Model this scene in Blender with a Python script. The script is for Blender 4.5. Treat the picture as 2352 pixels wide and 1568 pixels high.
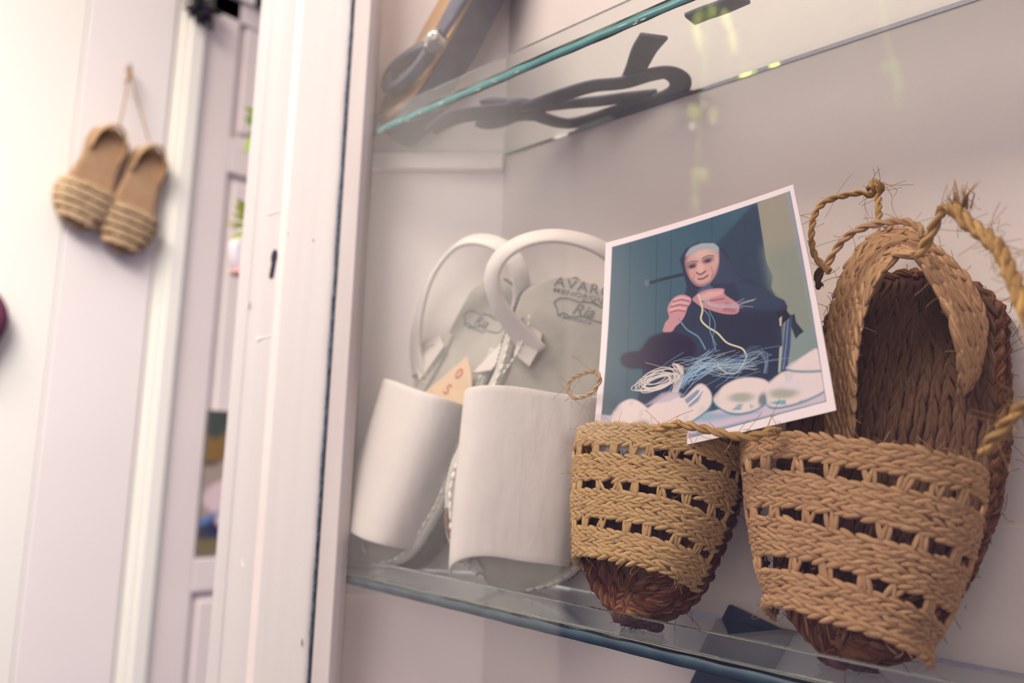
import bpy, math, random
import numpy as np
random.seed(7)
rng = np.random.default_rng(11)
for o in list(bpy.data.objects): bpy.data.objects.remove(o, do_unlink=True)
scn = bpy.context.scene
COL = scn.collection

# ------------------------------------------------------------ camera
PPX, PPY, F = 1176.0, 784.0, 1796.03
def unit(a):
    a = np.asarray(a, float); return a / np.linalg.norm(a)
_U = unit([1610 - PPX, -12200 - PPY, F])
_X = -unit([-692 - PPX, 970 - PPY, F])
_Y = np.cross(_U, _X)
ROT = np.array([_X, _Y, _U])                 # photo frame (right, down, forward) -> room (X along cabinet, Y into it, Z up)
cam_d = bpy.data.cameras.new('camera'); cam = bpy.data.objects.new('camera', cam_d); COL.objects.link(cam)
cam_d.sensor_width = 36; cam_d.lens = F * 36 / 2352
cam_d.clip_start = .01; cam_d.clip_end = 50
cam_d.dof.use_dof = True; cam_d.dof.focus_distance = .435; cam_d.dof.aperture_fstop = 4.6
from mathutils import Matrix, Vector
m3 = ROT @ np.diag([1, -1, -1])
cam.matrix_world = Matrix([[*m3[0], 0], [*m3[1], 0], [*m3[2], 0], [0, 0, 0, 1]])
scn.camera = cam

# ------------------------------------------------------------ view and light
scn.view_settings.view_transform = 'Standard'; scn.view_settings.look = 'None'
scn.view_settings.exposure = 0.0; scn.view_settings.gamma = 1; scn.view_settings.use_curve_mapping = False

def ray(x, y): return ROT @ np.array([x - PPX, y - PPY, F])
def onY(x, y, Y): r = ray(x, y); return r * Y / r[1]
def onZ(x, y, Z): r = ray(x, y); return r * Z / r[2]
def onX(x, y, X): r = ray(x, y); return r * X / r[0]

world = bpy.data.worlds.new('daylit_street'); scn.world = world; world.use_nodes = True
def build_world():
    nt = world.node_tree; nt.nodes.clear()
    N = nt.nodes.new; L = nt.links.new
    out = N('ShaderNodeOutputWorld'); bg = N('ShaderNodeBackground'); tc = N('ShaderNodeTexCoord')
    def dot(v):
        d = N('ShaderNodeVectorMath'); d.operation = 'DOT_PRODUCT'; L(tc.outputs['Generated'], d.inputs[0]); d.inputs[1].default_value = tuple(v); return d.outputs['Value']
    def mapr(s, a, b, c, d, smooth=True):
        m = N('ShaderNodeMapRange'); m.inputs['From Min'].default_value = a; m.inputs['From Max'].default_value = b
        m.inputs['To Min'].default_value = c; m.inputs['To Max'].default_value = d
        if smooth: m.interpolation_type = 'SMOOTHSTEP'
        L(s, m.inputs['Value']); return m.outputs['Result']
    # street side (behind the camera): bright sky and wall towards the left, blue shade below and to the right
    up = mapr(dot((0, 0, 1)), .30, .80, 0, 1)
    left = mapr(dot(unit(WORLD_BRIGHT_DIR)), WB0, WB1, 0, 1)
    a = N('ShaderNodeMixRGB'); L(up, a.inputs['Fac']); a.inputs['Color1'].default_value = (*W_LOW, 1); a.inputs['Color2'].default_value = (*W_UP, 1)
    b = N('ShaderNodeMixRGB'); L(left, b.inputs['Fac']); L(a.outputs[0], b.inputs['Color1']); b.inputs['Color2'].default_value = (*W_BRIGHT, 1)
    # the edge of the shaded ground seen mirrored in the pane
    r1, r2 = ray(785, 900), ray(2300, 1168)
    n_ = unit(np.cross([r1[0], -r1[1], r1[2]], [r2[0], -r2[1], r2[2]]))
    if n_[2] < 0: n_ = -n_
    g = mapr(dot(n_), -.012, .012, 0, 1)
    c = N('ShaderNodeMixRGB'); L(g, c.inputs['Fac']); c.inputs['Color1'].default_value = (*W_GROUND, 1); L(b.outputs[0], c.inputs['Color2'])
    L(c.outputs[0], bg.inputs['Color']); bg.inputs['Strength'].default_value = W_STRENGTH
    L(bg.outputs[0], out.inputs['Surface'])
WORLD_BRIGHT_DIR = (-.785, -.60, .13); WB0, WB1 = .935, .985
W_LOW = (.15, .12, .17); W_UP = (1.3, 1.08, .98); W_BRIGHT = (2.3, 1.98, 1.76); W_GROUND = (.10, .09, .18); W_STRENGTH = 1.0
build_world()
def area(name, loc, target, sx, sy, power, col):
    d = bpy.data.lights.new(name, 'AREA'); d.shape = 'RECTANGLE'; d.size = sx; d.size_y = sy; d.energy = power; d.color = col
    o = bpy.data.objects.new(name, d); COL.objects.link(o); o.location = loc
    o.rotation_euler = (Vector(target) - Vector(loc)).to_track_quat('-Z', 'Y').to_euler(); return o
area('window_light', (-.70, -.75, 1.62), (-.40, .4, .0), .9, .6, 38, (1, .87, .75))
area('front_fill', (.30, -1.35, .35), (-.45, .4, .05), 1.1, 1.0, 8.5, (1, .89, .84))  # added frontal fill for the cabinet, set where the pane doesn't mirror it
area('background_fill', (-.35, -.55, 1.35), (-1.6, .22, -.25), .8, .6, 5.0, (1, .945, .91)).data.spread = 1.15  # added fill that brightens the background wall, kept narrow to spare the cabinet
scn.cycles.max_bounces = 14; scn.cycles.transmission_bounces = 14; scn.cycles.transparent_max_bounces = 16

# ------------------------------------------------------------ materials
def mat(name, col, rough=.6, col2=None, scale=20, detail=4, bump=0, bscale=60, stretch=(1, 1, 1), uv=False, metallic=0, sheen=0, spec=.5, mixlo=.35, mixhi=.65, bstretch=None, sss=0):
    m = bpy.data.materials.new(name); m.use_nodes = True; nt = m.node_tree; N = nt.nodes.new; L = nt.links.new
    p = nt.nodes['Principled BSDF']; p.inputs['Roughness'].default_value = rough; p.inputs['Metallic'].default_value = metallic
    p.inputs['Specular IOR Level'].default_value = spec
    if sheen: p.inputs['Sheen Weight'].default_value = sheen; p.inputs['Sheen Roughness'].default_value = .5
    p.inputs['Base Color'].default_value = (*col, 1)
    tc = N('ShaderNodeTexCoord'); src = tc.outputs['UV' if uv else 'Object']
    mp = N('ShaderNodeMapping'); L(src, mp.inputs['Vector']); mp.inputs['Scale'].default_value = stretch
    if col2 is not None:
        nz = N('ShaderNodeTexNoise'); L(mp.outputs[0], nz.inputs['Vector']); nz.inputs['Scale'].default_value = scale; nz.inputs['Detail'].default_value = detail
        mr = N('ShaderNodeMapRange'); L(nz.outputs['Fac'], mr.inputs['Value']); mr.inputs['From Min'].default_value = mixlo; mr.inputs['From Max'].default_value = mixhi
        mx = N('ShaderNodeMixRGB'); L(mr.outputs[0], mx.inputs['Fac']); mx.inputs['Color1'].default_value = (*col, 1); mx.inputs['Color2'].default_value = (*col2, 1)
        L(mx.outputs[0], p.inputs['Base Color'])
    if bump:
        mp2 = N('ShaderNodeMapping'); L(src, mp2.inputs['Vector']); mp2.inputs['Scale'].default_value = bstretch or stretch
        nb = N('ShaderNodeTexNoise'); L(mp2.outputs[0], nb.inputs['Vector']); nb.inputs['Scale'].default_value = bscale; nb.inputs['Detail'].default_value = 5
        bp = N('ShaderNodeBump'); bp.inputs['Strength'].default_value = bump; bp.inputs['Distance'].default_value = .001
        L(nb.outputs['Fac'], bp.inputs['Height']); L(bp.outputs[0], p.inputs['Normal'])
    return m
M = {}
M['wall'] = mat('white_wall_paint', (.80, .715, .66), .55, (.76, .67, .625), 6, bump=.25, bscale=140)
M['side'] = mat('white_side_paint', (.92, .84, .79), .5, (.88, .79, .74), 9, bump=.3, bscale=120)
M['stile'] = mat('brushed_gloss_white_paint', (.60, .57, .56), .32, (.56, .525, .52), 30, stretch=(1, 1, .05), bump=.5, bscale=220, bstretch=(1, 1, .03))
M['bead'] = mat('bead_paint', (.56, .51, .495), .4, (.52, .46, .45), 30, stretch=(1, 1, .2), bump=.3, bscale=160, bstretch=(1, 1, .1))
M['gap'] = mat('dark_putty', (.035, .045, .075), .7, (.10, .14, .19), 180, bump=.6, bscale=400)
M['black'] = mat('black_hole', (.012, .008, .03), .9)
M['chip'] = mat('white_paint_ridge', (.95, .93, .92), .25)
M['bgwall'] = mat('lime_washed_wall', (.88, .84, .82), .7, (.85, .80, .78), 3)
M['bgdoor'] = mat('door_paint', (.82, .75, .73), .45, (.78, .71, .69), 4)
M['bgpost'] = mat('cream_plaster', (.91, .90, .83), .6)
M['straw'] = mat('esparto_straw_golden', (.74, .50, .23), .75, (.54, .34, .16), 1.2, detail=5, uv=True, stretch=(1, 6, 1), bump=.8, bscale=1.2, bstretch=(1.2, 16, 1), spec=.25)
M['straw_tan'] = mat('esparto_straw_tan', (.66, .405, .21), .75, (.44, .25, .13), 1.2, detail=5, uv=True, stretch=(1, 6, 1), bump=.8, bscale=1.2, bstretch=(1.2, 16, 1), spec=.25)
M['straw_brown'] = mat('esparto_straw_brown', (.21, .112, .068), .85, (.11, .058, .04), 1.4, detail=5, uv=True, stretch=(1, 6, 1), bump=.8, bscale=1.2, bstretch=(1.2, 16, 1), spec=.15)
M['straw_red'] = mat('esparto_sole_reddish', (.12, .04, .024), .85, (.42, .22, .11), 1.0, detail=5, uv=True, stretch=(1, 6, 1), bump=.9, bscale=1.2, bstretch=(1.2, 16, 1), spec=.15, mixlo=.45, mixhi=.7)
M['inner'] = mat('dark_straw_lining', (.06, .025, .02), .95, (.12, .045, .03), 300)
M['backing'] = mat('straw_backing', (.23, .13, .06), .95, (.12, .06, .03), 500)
M['twine'] = mat('golden_twine', (.55, .34, .13), .8, (.38, .22, .09), 1.0, detail=5, uv=True, stretch=(1, 5, 1), bump=.8, bscale=1.2, bstretch=(1, 14, 1), spec=.2)
M['leather'] = mat('cream_leather', (.72, .665, .62), .5, (.68, .62, .575), 14, bump=.9, bscale=110, bstretch=(1, 1, .3), spec=.35)
M['suede'] = mat('grey_suede', (.45, .425, .37), .95, (.38, .36, .32), 60, bump=.5, bscale=900, sheen=.3)
M['rim'] = mat('pale_leather_rim', (.56, .54, .48), .7, (.46, .44, .39), 70, bump=.4, bscale=500)
M['rubber'] = mat('dark_rubber', (.010, .011, .026), .9, (.018, .02, .036), 200, bump=.5, bscale=700)
M['thread'] = mat('white_thread', (.88, .85, .79), .7, (.65, .61, .54), 400)
M['ink'] = mat('grey_blue_ink', (.085, .09, .13), .8)
M['raw'] = mat('raw_brown_leather_edge', (.10, .04, .035), .8, (.2, .09, .06), 200)
M['paper'] = mat('white_paper', (.86, .84, .84), .4)
M['tag'] = mat('tan_card', (.66, .47, .30), .8, (.60, .42, .26), 40)
M['redink'] = mat('red_ink', (.50, .10, .06), .8)
M['bluesuede'] = mat('blue_grey_suede', (.105, .115, .165), .8, (.075, .08, .125), 60, bump=.4, bscale=600)
M['tan'] = mat('tan_leather', (.66, .40, .19), .55, (.60, .35, .16), 20, bump=.2, bscale=300)
M['silver'] = mat('dull_silver', (.55, .52, .50), .35, (.40, .38, .36), 120, metallic=.8)
M['slate'] = mat('blue_slate', (.045, .065, .10), .6, (.03, .045, .08), 40, bump=.3, bscale=200)
M['leafg'] = mat('yellow_green_leaf', (.42, .46, .08), .6, (.30, .38, .06), 30)
M['leafd'] = mat('green_leaf', (.22, .42, .06), .6, (.28, .40, .06), 30)
M['bloom'] = mat('lilac_white_glaze', (.72, .68, .76), .4)
M['pink'] = mat('pink_glaze', (.78, .45, .42), .5)
M['purple'] = mat('dark_purple_flower', (.035, .006, .05), .9, (.02, .05, .02), 40)
M['darkred'] = mat('dark_plum_cloth', (.10, .015, .05), .8)
M['bgstraw'] = mat('hung_straw', (.56, .38, .21), .85, (.47, .31, .17), 60, bump=.6, bscale=250)
M['bgstrawd'] = mat('hung_straw_insole', (.44, .28, .16), .9, (.38, .235, .13), 60, bump=.6, bscale=250)
M['bgstrawl'] = mat('hung_straw_toe_braid', (.64, .47, .29), .85, (.56, .40, .23), 60, bump=.6, bscale=250)

def glass_shelf_mat(name, vc, dens):
    m = bpy.data.materials.new(name); m.use_nodes = True; nt = m.node_tree; N = nt.nodes.new; L = nt.links.new
    nt.nodes.remove(nt.nodes['Principled BSDF'])
    g = N('ShaderNodeBsdfGlass'); g.inputs['IOR'].default_value = 1.5; g.inputs['Roughness'].default_value = 0.0; g.inputs['Color'].default_value = (.97, .99, .985, 1)
    v = N('ShaderNodeVolumeAbsorption'); v.inputs['Color'].default_value = (*vc, 1); v.inputs['Density'].default_value = dens
    o = nt.nodes['Material Output']; L(g.outputs[0], o.inputs['Surface']); L(v.outputs[0], o.inputs['Volume']); return m
M['shelfglass'] = glass_shelf_mat('teal_edged_glass', (.15, .60, .66), 5)
M['lipglass'] = glass_shelf_mat('clear_greenish_glass', (.4, .8, .75), 5)
M['edge_teal'] = mat('ground_teal_edge', (.045, .215, .225), .35, (.07, .27, .27), 90)
M['edge_dim'] = mat('ground_edge_dim', (.012, .03, .06), .5, (.03, .08, .11), 60)  # darker copy of the teal edge, the lower shelf's dimness put into colour
M['edge_grey'] = mat('ground_grey_edge', (.15, .17, .21), .6, (.11, .13, .17), 60)
M['glue'] = mat('yellowed_glue', (.42, .40, .27), .5, (.30, .34, .26), 90)
def pane_mat():
    m = bpy.data.materials.new('window_glass_sheet'); m.use_nodes = True; nt = m.node_tree; N = nt.nodes.new; L = nt.links.new
    nt.nodes.remove(nt.nodes['Principled BSDF'])
    t = N('ShaderNodeBsdfTransparent'); t.inputs['Color'].default_value = (.985, .985, .985, 1)
    g = N('ShaderNodeBsdfGlossy'); g.inputs['Roughness'].default_value = .0; g.inputs['Color'].default_value = (1, 1, 1, 1)
    lw = N('ShaderNodeLayerWeight'); lw.inputs['Blend'].default_value = .5
    pw = N('ShaderNodeMath'); pw.operation = 'POWER'; L(lw.outputs['Facing'], pw.inputs[0]); pw.inputs[1].default_value = 5
    sc = N('ShaderNodeMath'); sc.operation = 'MULTIPLY_ADD'; L(pw.outputs[0], sc.inputs[0]); sc.inputs[1].default_value = .96; sc.inputs[2].default_value = .04
    mx = N('ShaderNodeMixShader'); L(sc.outputs[0], mx.inputs[0]); L(t.outputs[0], mx.inputs[1]); L(g.outputs[0], mx.inputs[2])
    L(mx.outputs[0], nt.nodes['Material Output'].inputs['Surface']); return m
M['pane'] = pane_mat()

# ------------------------------------------------------------ mesh helpers
class MB:
    def __init__(s): s.v = []; s.f = []; s.uv = []; s.n = 0
    def add(s, v, f, uv=None):
        v = np.asarray(v, float).reshape(-1, 3); s.v.append(v)
        s.f += [tuple(int(i) + s.n for i in q) for q in f]
        s.uv.append(np.asarray(uv, float) if uv is not None else np.zeros((len(v), 2))); s.n += len(v); return s
    def build(s, name, m, parent=None, smooth=True, bevel=0):
        V = np.concatenate(s.v); me = bpy.data.meshes.new(name); me.from_pydata(V.tolist(), [], s.f); me.update()
        U = np.concatenate(s.uv); ul = me.uv_layers.new(name='UVMap')
        li = np.empty(len(me.loops), dtype=np.int32); me.loops.foreach_get('vertex_index', li)
        ul.data.foreach_set('uv', U[li].ravel())
        me.polygons.foreach_set('use_smooth', [smooth] * len(me.polygons))
        me.materials.append(m)
        o = bpy.data.objects.new(name, me); COL.objects.link(o)
        if bevel:
            b = o.modifiers.new('bevel', 'BEVEL'); b.width = bevel; b.segments = 2; b.limit_method = 'ANGLE'
        if parent is not None: attach(o, parent)
        return o
def attach(o, parent):
    o.parent = parent
    if parent.type == 'EMPTY': o.matrix_parent_inverse = Matrix.Translation(-Vector(parent.location))
def thing(name, label, cat, loc, group=None):
    o = bpy.data.objects.new(name, None); COL.objects.link(o); o.location = tuple(float(c) for c in loc); o.empty_display_size = .02
    o['label'] = label; o['category'] = cat
    if group: o['group'] = group
    return o
def tag(o, label, cat, group=None):
    o['label'] = label; o['category'] = cat
    if group: o['group'] = group
    return o
def grid(mb, P, closed_u=False, uvs=(1, 1), flip=False):
    P = np.asarray(P, float); a, b = P.shape[:2]; f = []
    for i in range(a - 1):
        for j in range(b if closed_u else b - 1):
            q = (i * b + j, i * b + (j + 1) % b, (i + 1) * b + (j + 1) % b, (i + 1) * b + j)
            f.append(q[::-1] if flip else q)
    uu, vv = np.meshgrid(np.linspace(0, uvs[1], b), np.linspace(0, uvs[0], a))
    mb.add(P.reshape(-1, 3), f, np.stack([vv.ravel(), uu.ravel()], 1)); return mb
def box(mb, lo, hi):
    x0, y0, z0 = lo; x1, y1, z1 = hi
    mb.add([(x0, y0, z0), (x1, y0, z0), (x1, y1, z0), (x0, y1, z0), (x0, y0, z1), (x1, y0, z1), (x1, y1, z1), (x0, y1, z1)],
           [(0, 3, 2, 1), (4, 5, 6, 7), (0, 1, 5, 4), (1, 2, 6, 5), (2, 3, 7, 6), (3, 0, 4, 7)]); return mb
def slab(mb, Ptop, off):
    """closed sheet with thickness: Ptop grid (a,b,3), off = offset vectors of same shape or one vector"""
    P = np.asarray(Ptop, float); Q = P + off; a, b = P.shape[:2]; n = a * b; f = []
    for i in range(a - 1):
        for j in range(b - 1):
            q = (i * b + j, i * b + j + 1, (i + 1) * b + j + 1, (i + 1) * b + j)
            f.append(q); f.append(tuple(n + k for k in q[::-1]))
    per = [j for j in range(b)] + [i * b + b - 1 for i in range(1, a)] + [(a - 1) * b + j for j in range(b - 2, -1, -1)] + [i * b for i in range(a - 2, 0, -1)]
    for k in range(len(per)):
        p, q = per[k], per[(k + 1) % len(per)]; f.append((q, p, n + p, n + q))
    uu, vv = np.meshgrid(np.linspace(0, 1, b), np.linspace(0, 1, a)); uv = np.stack([vv.ravel(), uu.ravel()], 1)
    mb.add(np.concatenate([P.reshape(-1, 3), Q.reshape(-1, 3)]), f, np.concatenate([uv, uv])); return mb
def spline(pts, n):
    """Catmull-Rom through the points, n samples evenly by arc length"""
    P = np.asarray(pts, float); E = np.vstack([2 * P[0] - P[1], P, 2 * P[-1] - P[-2]]); out = []
    for i in range(1, len(E) - 2):
        t = np.linspace(0, 1, 24, endpoint=False)[:, None]; p0, p1, p2, p3 = E[i - 1], E[i], E[i + 1], E[i + 2]
        out.append(.5 * (2 * p1 + (p2 - p0) * t + (2 * p0 - 5 * p1 + 4 * p2 - p3) * t ** 2 + (3 * p1 - p0 - 3 * p2 + p3) * t ** 3))
    out.append(P[-1:]); Q = np.vstack(out); d = np.r_[0, np.cumsum(np.linalg.norm(np.diff(Q, axis=0), axis=1))]
    s = np.linspace(0, d[-1], n); return np.stack([np.interp(s, d, Q[:, k]) for k in range(Q.shape[1])], 1)
def frames(P):
    T = np.gradient(P, axis=0); T /= np.linalg.norm(T, axis=1)[:, None] + 1e-12
    a = np.array([0, 0, 1.]) if abs(T[0][2]) < .9 else np.array([1., 0, 0])
    n0 = unit(np.cross(T[0], a)); Ns = [n0]
    for i in range(1, len(P)):
        v = Ns[-1] - T[i] * (Ns[-1] @ T[i]); Ns.append(unit(v))
    Ns = np.array(Ns); return T, Ns, np.cross(T, Ns)
def tube(mb, P, r, seg=8, cap=True, uvlen=None, voff=0):
    P = np.asarray(P, float); r = np.broadcast_to(np.asarray(r, float), (len(P),)); T, A, B = frames(P)
    th = np.linspace(0, 2 * math.pi, seg, endpoint=False)
    G = P[:, None] + r[:, None, None] * (A[:, None] * np.cos(th)[None, :, None] + B[:, None] * np.sin(th)[None, :, None])
    a = len(P); f = [(i * seg + j, i * seg + (j + 1) % seg, (i + 1) * seg + (j + 1) % seg, (i + 1) * seg + j) for i in range(a - 1) for j in range(seg)]
    if cap: f += [tuple(range(seg))[::-1], tuple((a - 1) * seg + j for j in range(seg))]
    L_ = np.r_[0, np.cumsum(np.linalg.norm(np.diff(P, axis=0), axis=1))] * 60
    uv = np.stack([np.repeat(L_, seg) + voff, np.tile(np.abs(np.linspace(-1, 1, seg)), a)], 1)
    mb.add(G.reshape(-1, 3), f, uv); return mb
def rope(mb, pts, R, pitch=None, strands=2, jit=.12, seg=6, taper=None):
    pitch = pitch or R * 7
    L_ = np.linalg.norm(np.diff(np.asarray(pts, float), axis=0), axis=1).sum(); n = max(12, int(L_ / pitch * 12))
    P = spline(pts, n); T, A, B = frames(P); s = np.linspace(0, L_, n)
    tp = np.ones(n) if taper is None else np.interp(np.linspace(0, 1, n), [0, 1], taper)
    for k in range(strands):
        ph = 2 * math.pi * (s / pitch + k / strands); r = R * .56 * tp * (1 + jit * np.sin(s * 900 + k * 2) * .5 + jit * rng.standard_normal(n) * .4)
        Q = P + (A * np.cos(ph)[:, None] + B * np.sin(ph)[:, None]) * (R * .48 * tp)[:, None]
        tube(mb, Q, r, seg, voff=rng.random() * 20)
    return mb
def fibres(mb, pts, n, ln, spread, r=.00013):
    P = np.asarray(pts, float)
    for _ in range(n):
        p = P[rng.integers(len(P))] + rng.standard_normal(3) * spread; d = unit(rng.standard_normal(3)); c = unit(rng.standard_normal(3)); l = ln * (.4 + rng.random())
        t = np.linspace(0, 1, 7)[:, None]; tube(mb, p + d * t * l + c * t ** 2 * l * .6, r, 4, cap=False, voff=rng.random() * 20)
    return mb
_ls = np.array([-1, -.75, -.3, .25, .72, 1.]); _lr = np.array([.12, .68, 1, .95, .6, .1]); _LS = 6
_lf = [(i * _LS + j, i * _LS + (j + 1) % _LS, (i + 1) * _LS + (j + 1) % _LS, (i + 1) * _LS + j) for i in range(5) for j in range(_LS)] + [tuple(range(_LS))[::-1], tuple(5 * _LS + j for j in range(_LS))]
_lth = np.linspace(0, 2 * math.pi, _LS, endpoint=False)
def lump(mb, c, d, side, nrm, ln, wd, ht, lift=0):
    w = wd * (.85 + .3 * rng.random()); ln = ln * (.9 + .25 * rng.random()); ht = ht * (.85 + .35 * rng.random())
    G = c + _ls[:, None, None] * d * ln / 2 + _lr[:, None, None] * (side * np.cos(_lth)[None, :, None] * w / 2 + nrm * np.sin(_lth)[None, :, None] * ht / 2) + nrm * (lift * _ls[:, None, None])
    o = rng.random() * 40; uv = np.stack([np.repeat(_ls * .35, _LS) + o, np.tile(np.abs(np.linspace(-1, 1, _LS)), 6) + o], 1)
    mb.add(G.reshape(-1, 3), _lf, uv)
def surf_frame(S, u, v, e=.004):
    p = S(u, v); du = S(min(u + e, 1), v) - S(max(u - e, 0), v); dv = S(u, min(v + e, 1)) - S(u, max(v - e, 0))
    du = unit(du); n = unit(np.cross(du, dv)); return p, du, n, np.cross(n, du)
def braid_row(mb, S, v, rw, pitch, nsign=1, u0=0, u1=1, wob=.0, hfac=.62, ang=26, along_v=False):
    SS = (lambda a, b: S(b, a)) if along_v else S
    us = np.linspace(u0, u1, 60); P = np.array([SS(u, v) for u in us]); d = np.r_[0, np.cumsum(np.linalg.norm(np.diff(P, axis=0), axis=1))]
    n = max(3, int(d[-1] / pitch)); ph = rng.random() * 6; ca, sa = math.cos(math.radians(ang)), math.sin(math.radians(ang))
    for k in range(n):
        for sd in (-1, 1):
            ca, sa = math.cos(math.radians(ang + (a_ := 6 * rng.standard_normal()))), math.sin(math.radians(ang + a_))
            s = (k + (.5 if sd > 0 else 0) + .12 * rng.standard_normal()) * d[-1] / n; u = float(np.interp(min(max(s, 0), d[-1]), d, us))
            vv = min(max(v + wob * math.sin(u * 9 + ph), 0), 1)
            p, t, nm, b = surf_frame(SS, u, vv)
            if along_v: nm = -nm; b = -b
            nm = nm * nsign; dr = t * ca + b * sd * sa; sdv = np.cross(nm, dr)
            lump(mb, p + b * sd * rw * -.21 + nm * rw * .12, dr, sdv, nm, pitch * 1.75, rw * .66, rw * hfac, lift=rw * .08)
def bridges(mb, S, v0, v1, pitch, rw, nsign=1, nper=3, gap_w=.0055, jit=.15, u0=.02, u1=.98):
    v = (v0 + v1) / 2; us = np.linspace(u0, u1, 60); P = np.array([S(u, v) for u in us]); d = np.r_[0, np.cumsum(np.linalg.norm(np.diff(P, axis=0), axis=1))]
    h = np.linalg.norm(S(.5, v1) - S(.5, v0)); n = int(d[-1] / pitch)
    for k in range(n + 1):
        jk = jit * rng.standard_normal()
        for q in range(nper):
            s = (k + jk) * d[-1] / n + (q - (nper - 1) / 2) * (pitch - gap_w) / nper
            u = float(np.interp(min(max(s, 0), d[-1]), d, us)); p, t, nm, b = surf_frame(S, u, v); nm = nm * nsign
            dr = unit(b + t * .25 * rng.standard_normal()); lump(mb, p, dr, np.cross(nm, dr), nm, h * 2.1, (pitch - gap_w) / nper * 1.25, rw * .5)
# ------------------------------------------------------------ the setting: wall, door frame and door beyond the cabinet
FRONT, BACK = .3668, .4695            # front edge of the glass shelves, inner face of the back panel
ZL, ZU, TH = -.1003, .2580, .0075     # top of the lower shelf, underside of the upper shelf, glass thickness
LIP = .0123                           # height of the glass strip along each front edge
XW = -1.6
def struct(o): o['kind'] = 'structure'; return o
def slabX(mb, x0, x1, y0, y1, z0, z1): return box(mb, (x0, y0, z0), (x1, y1, z1))
w = MB(); slabX(w, XW - .12, XW - .02, -1.2, 1.7, -1.3, 1.5); struct(w.build('wall_left', M['bgwall'], smooth=False))
# flat whitewashed return with the slippers, and the lighter pier at its left
w = MB(); slabX(w, XW - .02, XW, .4285, .60, -1.3, 1.5); struct(w.build('trim_1', M['bgwall'], smooth=False, bevel=.006))
w = MB(); slabX(w, XW - .02, XW + .0008, .10, .4284, -1.3, 1.5); struct(w.build('trim_2', M['bgpost'], smooth=False, bevel=.0003))
# door architrave (stepped mouldings) and the panelled door
fr = MB()
for y0, y1, x in ((.602, .612, XW - .004), (.612, .626, XW + .004), (.626, .655, XW + .012), (.655, .663, XW + .004), (.663, .672, XW - .004)):
    slabX(fr, XW - .02, x, y0, y1, -1.3, .98)
slabX(fr, XW - .02, XW + .006, .602, 1.6, .98, 1.06)
struct(fr.build('trim_3', M['bgpost'], smooth=False, bevel=.002))
dr = MB(); slabX(dr, XW - .022, XW - .016, .672, 1.6, -1.3, .98)
def panel_rects():
    z = lambda px, py: float(onX(px, py, XW)[2])
    return [(z(545, 318) , .97), (z(462, 1283), z(530, 395)), (-1.2, z(445, 1362))]
for z0, z1 in ((.93, .98), (-1.3, -1.2)): slabX(dr, XW - .018, XW - .004, .672, 1.6, z0, z1)
slabX(dr, XW - .018, XW - .004, .672, .738, -1.3, .98)
pr = panel_rects()
for (a0, a1), (b0, b1) in zip(pr[:-1], pr[1:]): slabX(dr, XW - .018, XW - .004, .738, 1.5, b1, a0)
door = struct(dr.build('door_1', M['bgdoor'], smooth=False, bevel=.003))
for z0, z1 in pr:
    q = MB(); slabX(q, XW - .018, XW - .008, .756, 1.3, z0 + .018, z1 - .018); q.build('door_panel', M['bgdoor'], door, smooth=False, bevel=.004)
# small poster in the third panel
def painted(name, m_, P00, P10, P01, nu, nv, fn, parent=None, bend=None):
    """flat picture: a grid of coloured points in its own 0..1 frame"""
    u, v = np.meshgrid(np.linspace(0, 1, nu), np.linspace(0, 1, nv)); C_ = fn(u, v)
    G = P00 + u[..., None] * (P10 - P00) + v[..., None] * (P01 - P00)
    if bend is not None: G = G + bend(u, v)
    mb = MB(); grid(mb, G); o = mb.build(name, m_, parent)
    ca = o.data.color_attributes.new('paint', 'FLOAT_COLOR', 'POINT')
    ca.data.foreach_set('color', np.concatenate([C_.reshape(-1, 3), np.ones((nu * nv, 1))], 1).astype(np.float32).ravel()); return o
def paint_mat(name, rough, spec=.5):
    m = bpy.data.materials.new(name); m.use_nodes = True; nt = m.node_tree; p = nt.nodes['Principled BSDF']; p.inputs['Roughness'].default_value = rough
    p.inputs['Specular IOR Level'].default_value = spec
    a = nt.nodes.new('ShaderNodeVertexColor'); a.layer_name = 'paint'; nt.links.new(a.outputs['Color'], p.inputs['Base Color']); return m
M['print'] = paint_mat('photo_print_surface', .35, .3); M['poster'] = paint_mat('poster_print', .6)
def sm(x, a, b): t = np.clip((x - a) / (b - a), 0, 1); return t * t * (3 - 2 * t)
def lin(c): c = np.asarray(c, float) / 255; return np.where(c <= .04045, c / 12.92, ((c + .055) / 1.055) ** 2.4)
def fnoise(u, v, f, seed):
    r = np.random.default_rng(seed); s = 0
    for k in range(7):
        a = r.random() * 6.28; fr_ = f * (.6 + r.random()); s = s + np.sin((u * math.cos(a) + v * math.sin(a)) * fr_ + r.random() * 6.28 + 1.5 * np.sin((u * math.sin(a) - v * math.cos(a)) * fr_ * .7))
    return s / 7
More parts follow.
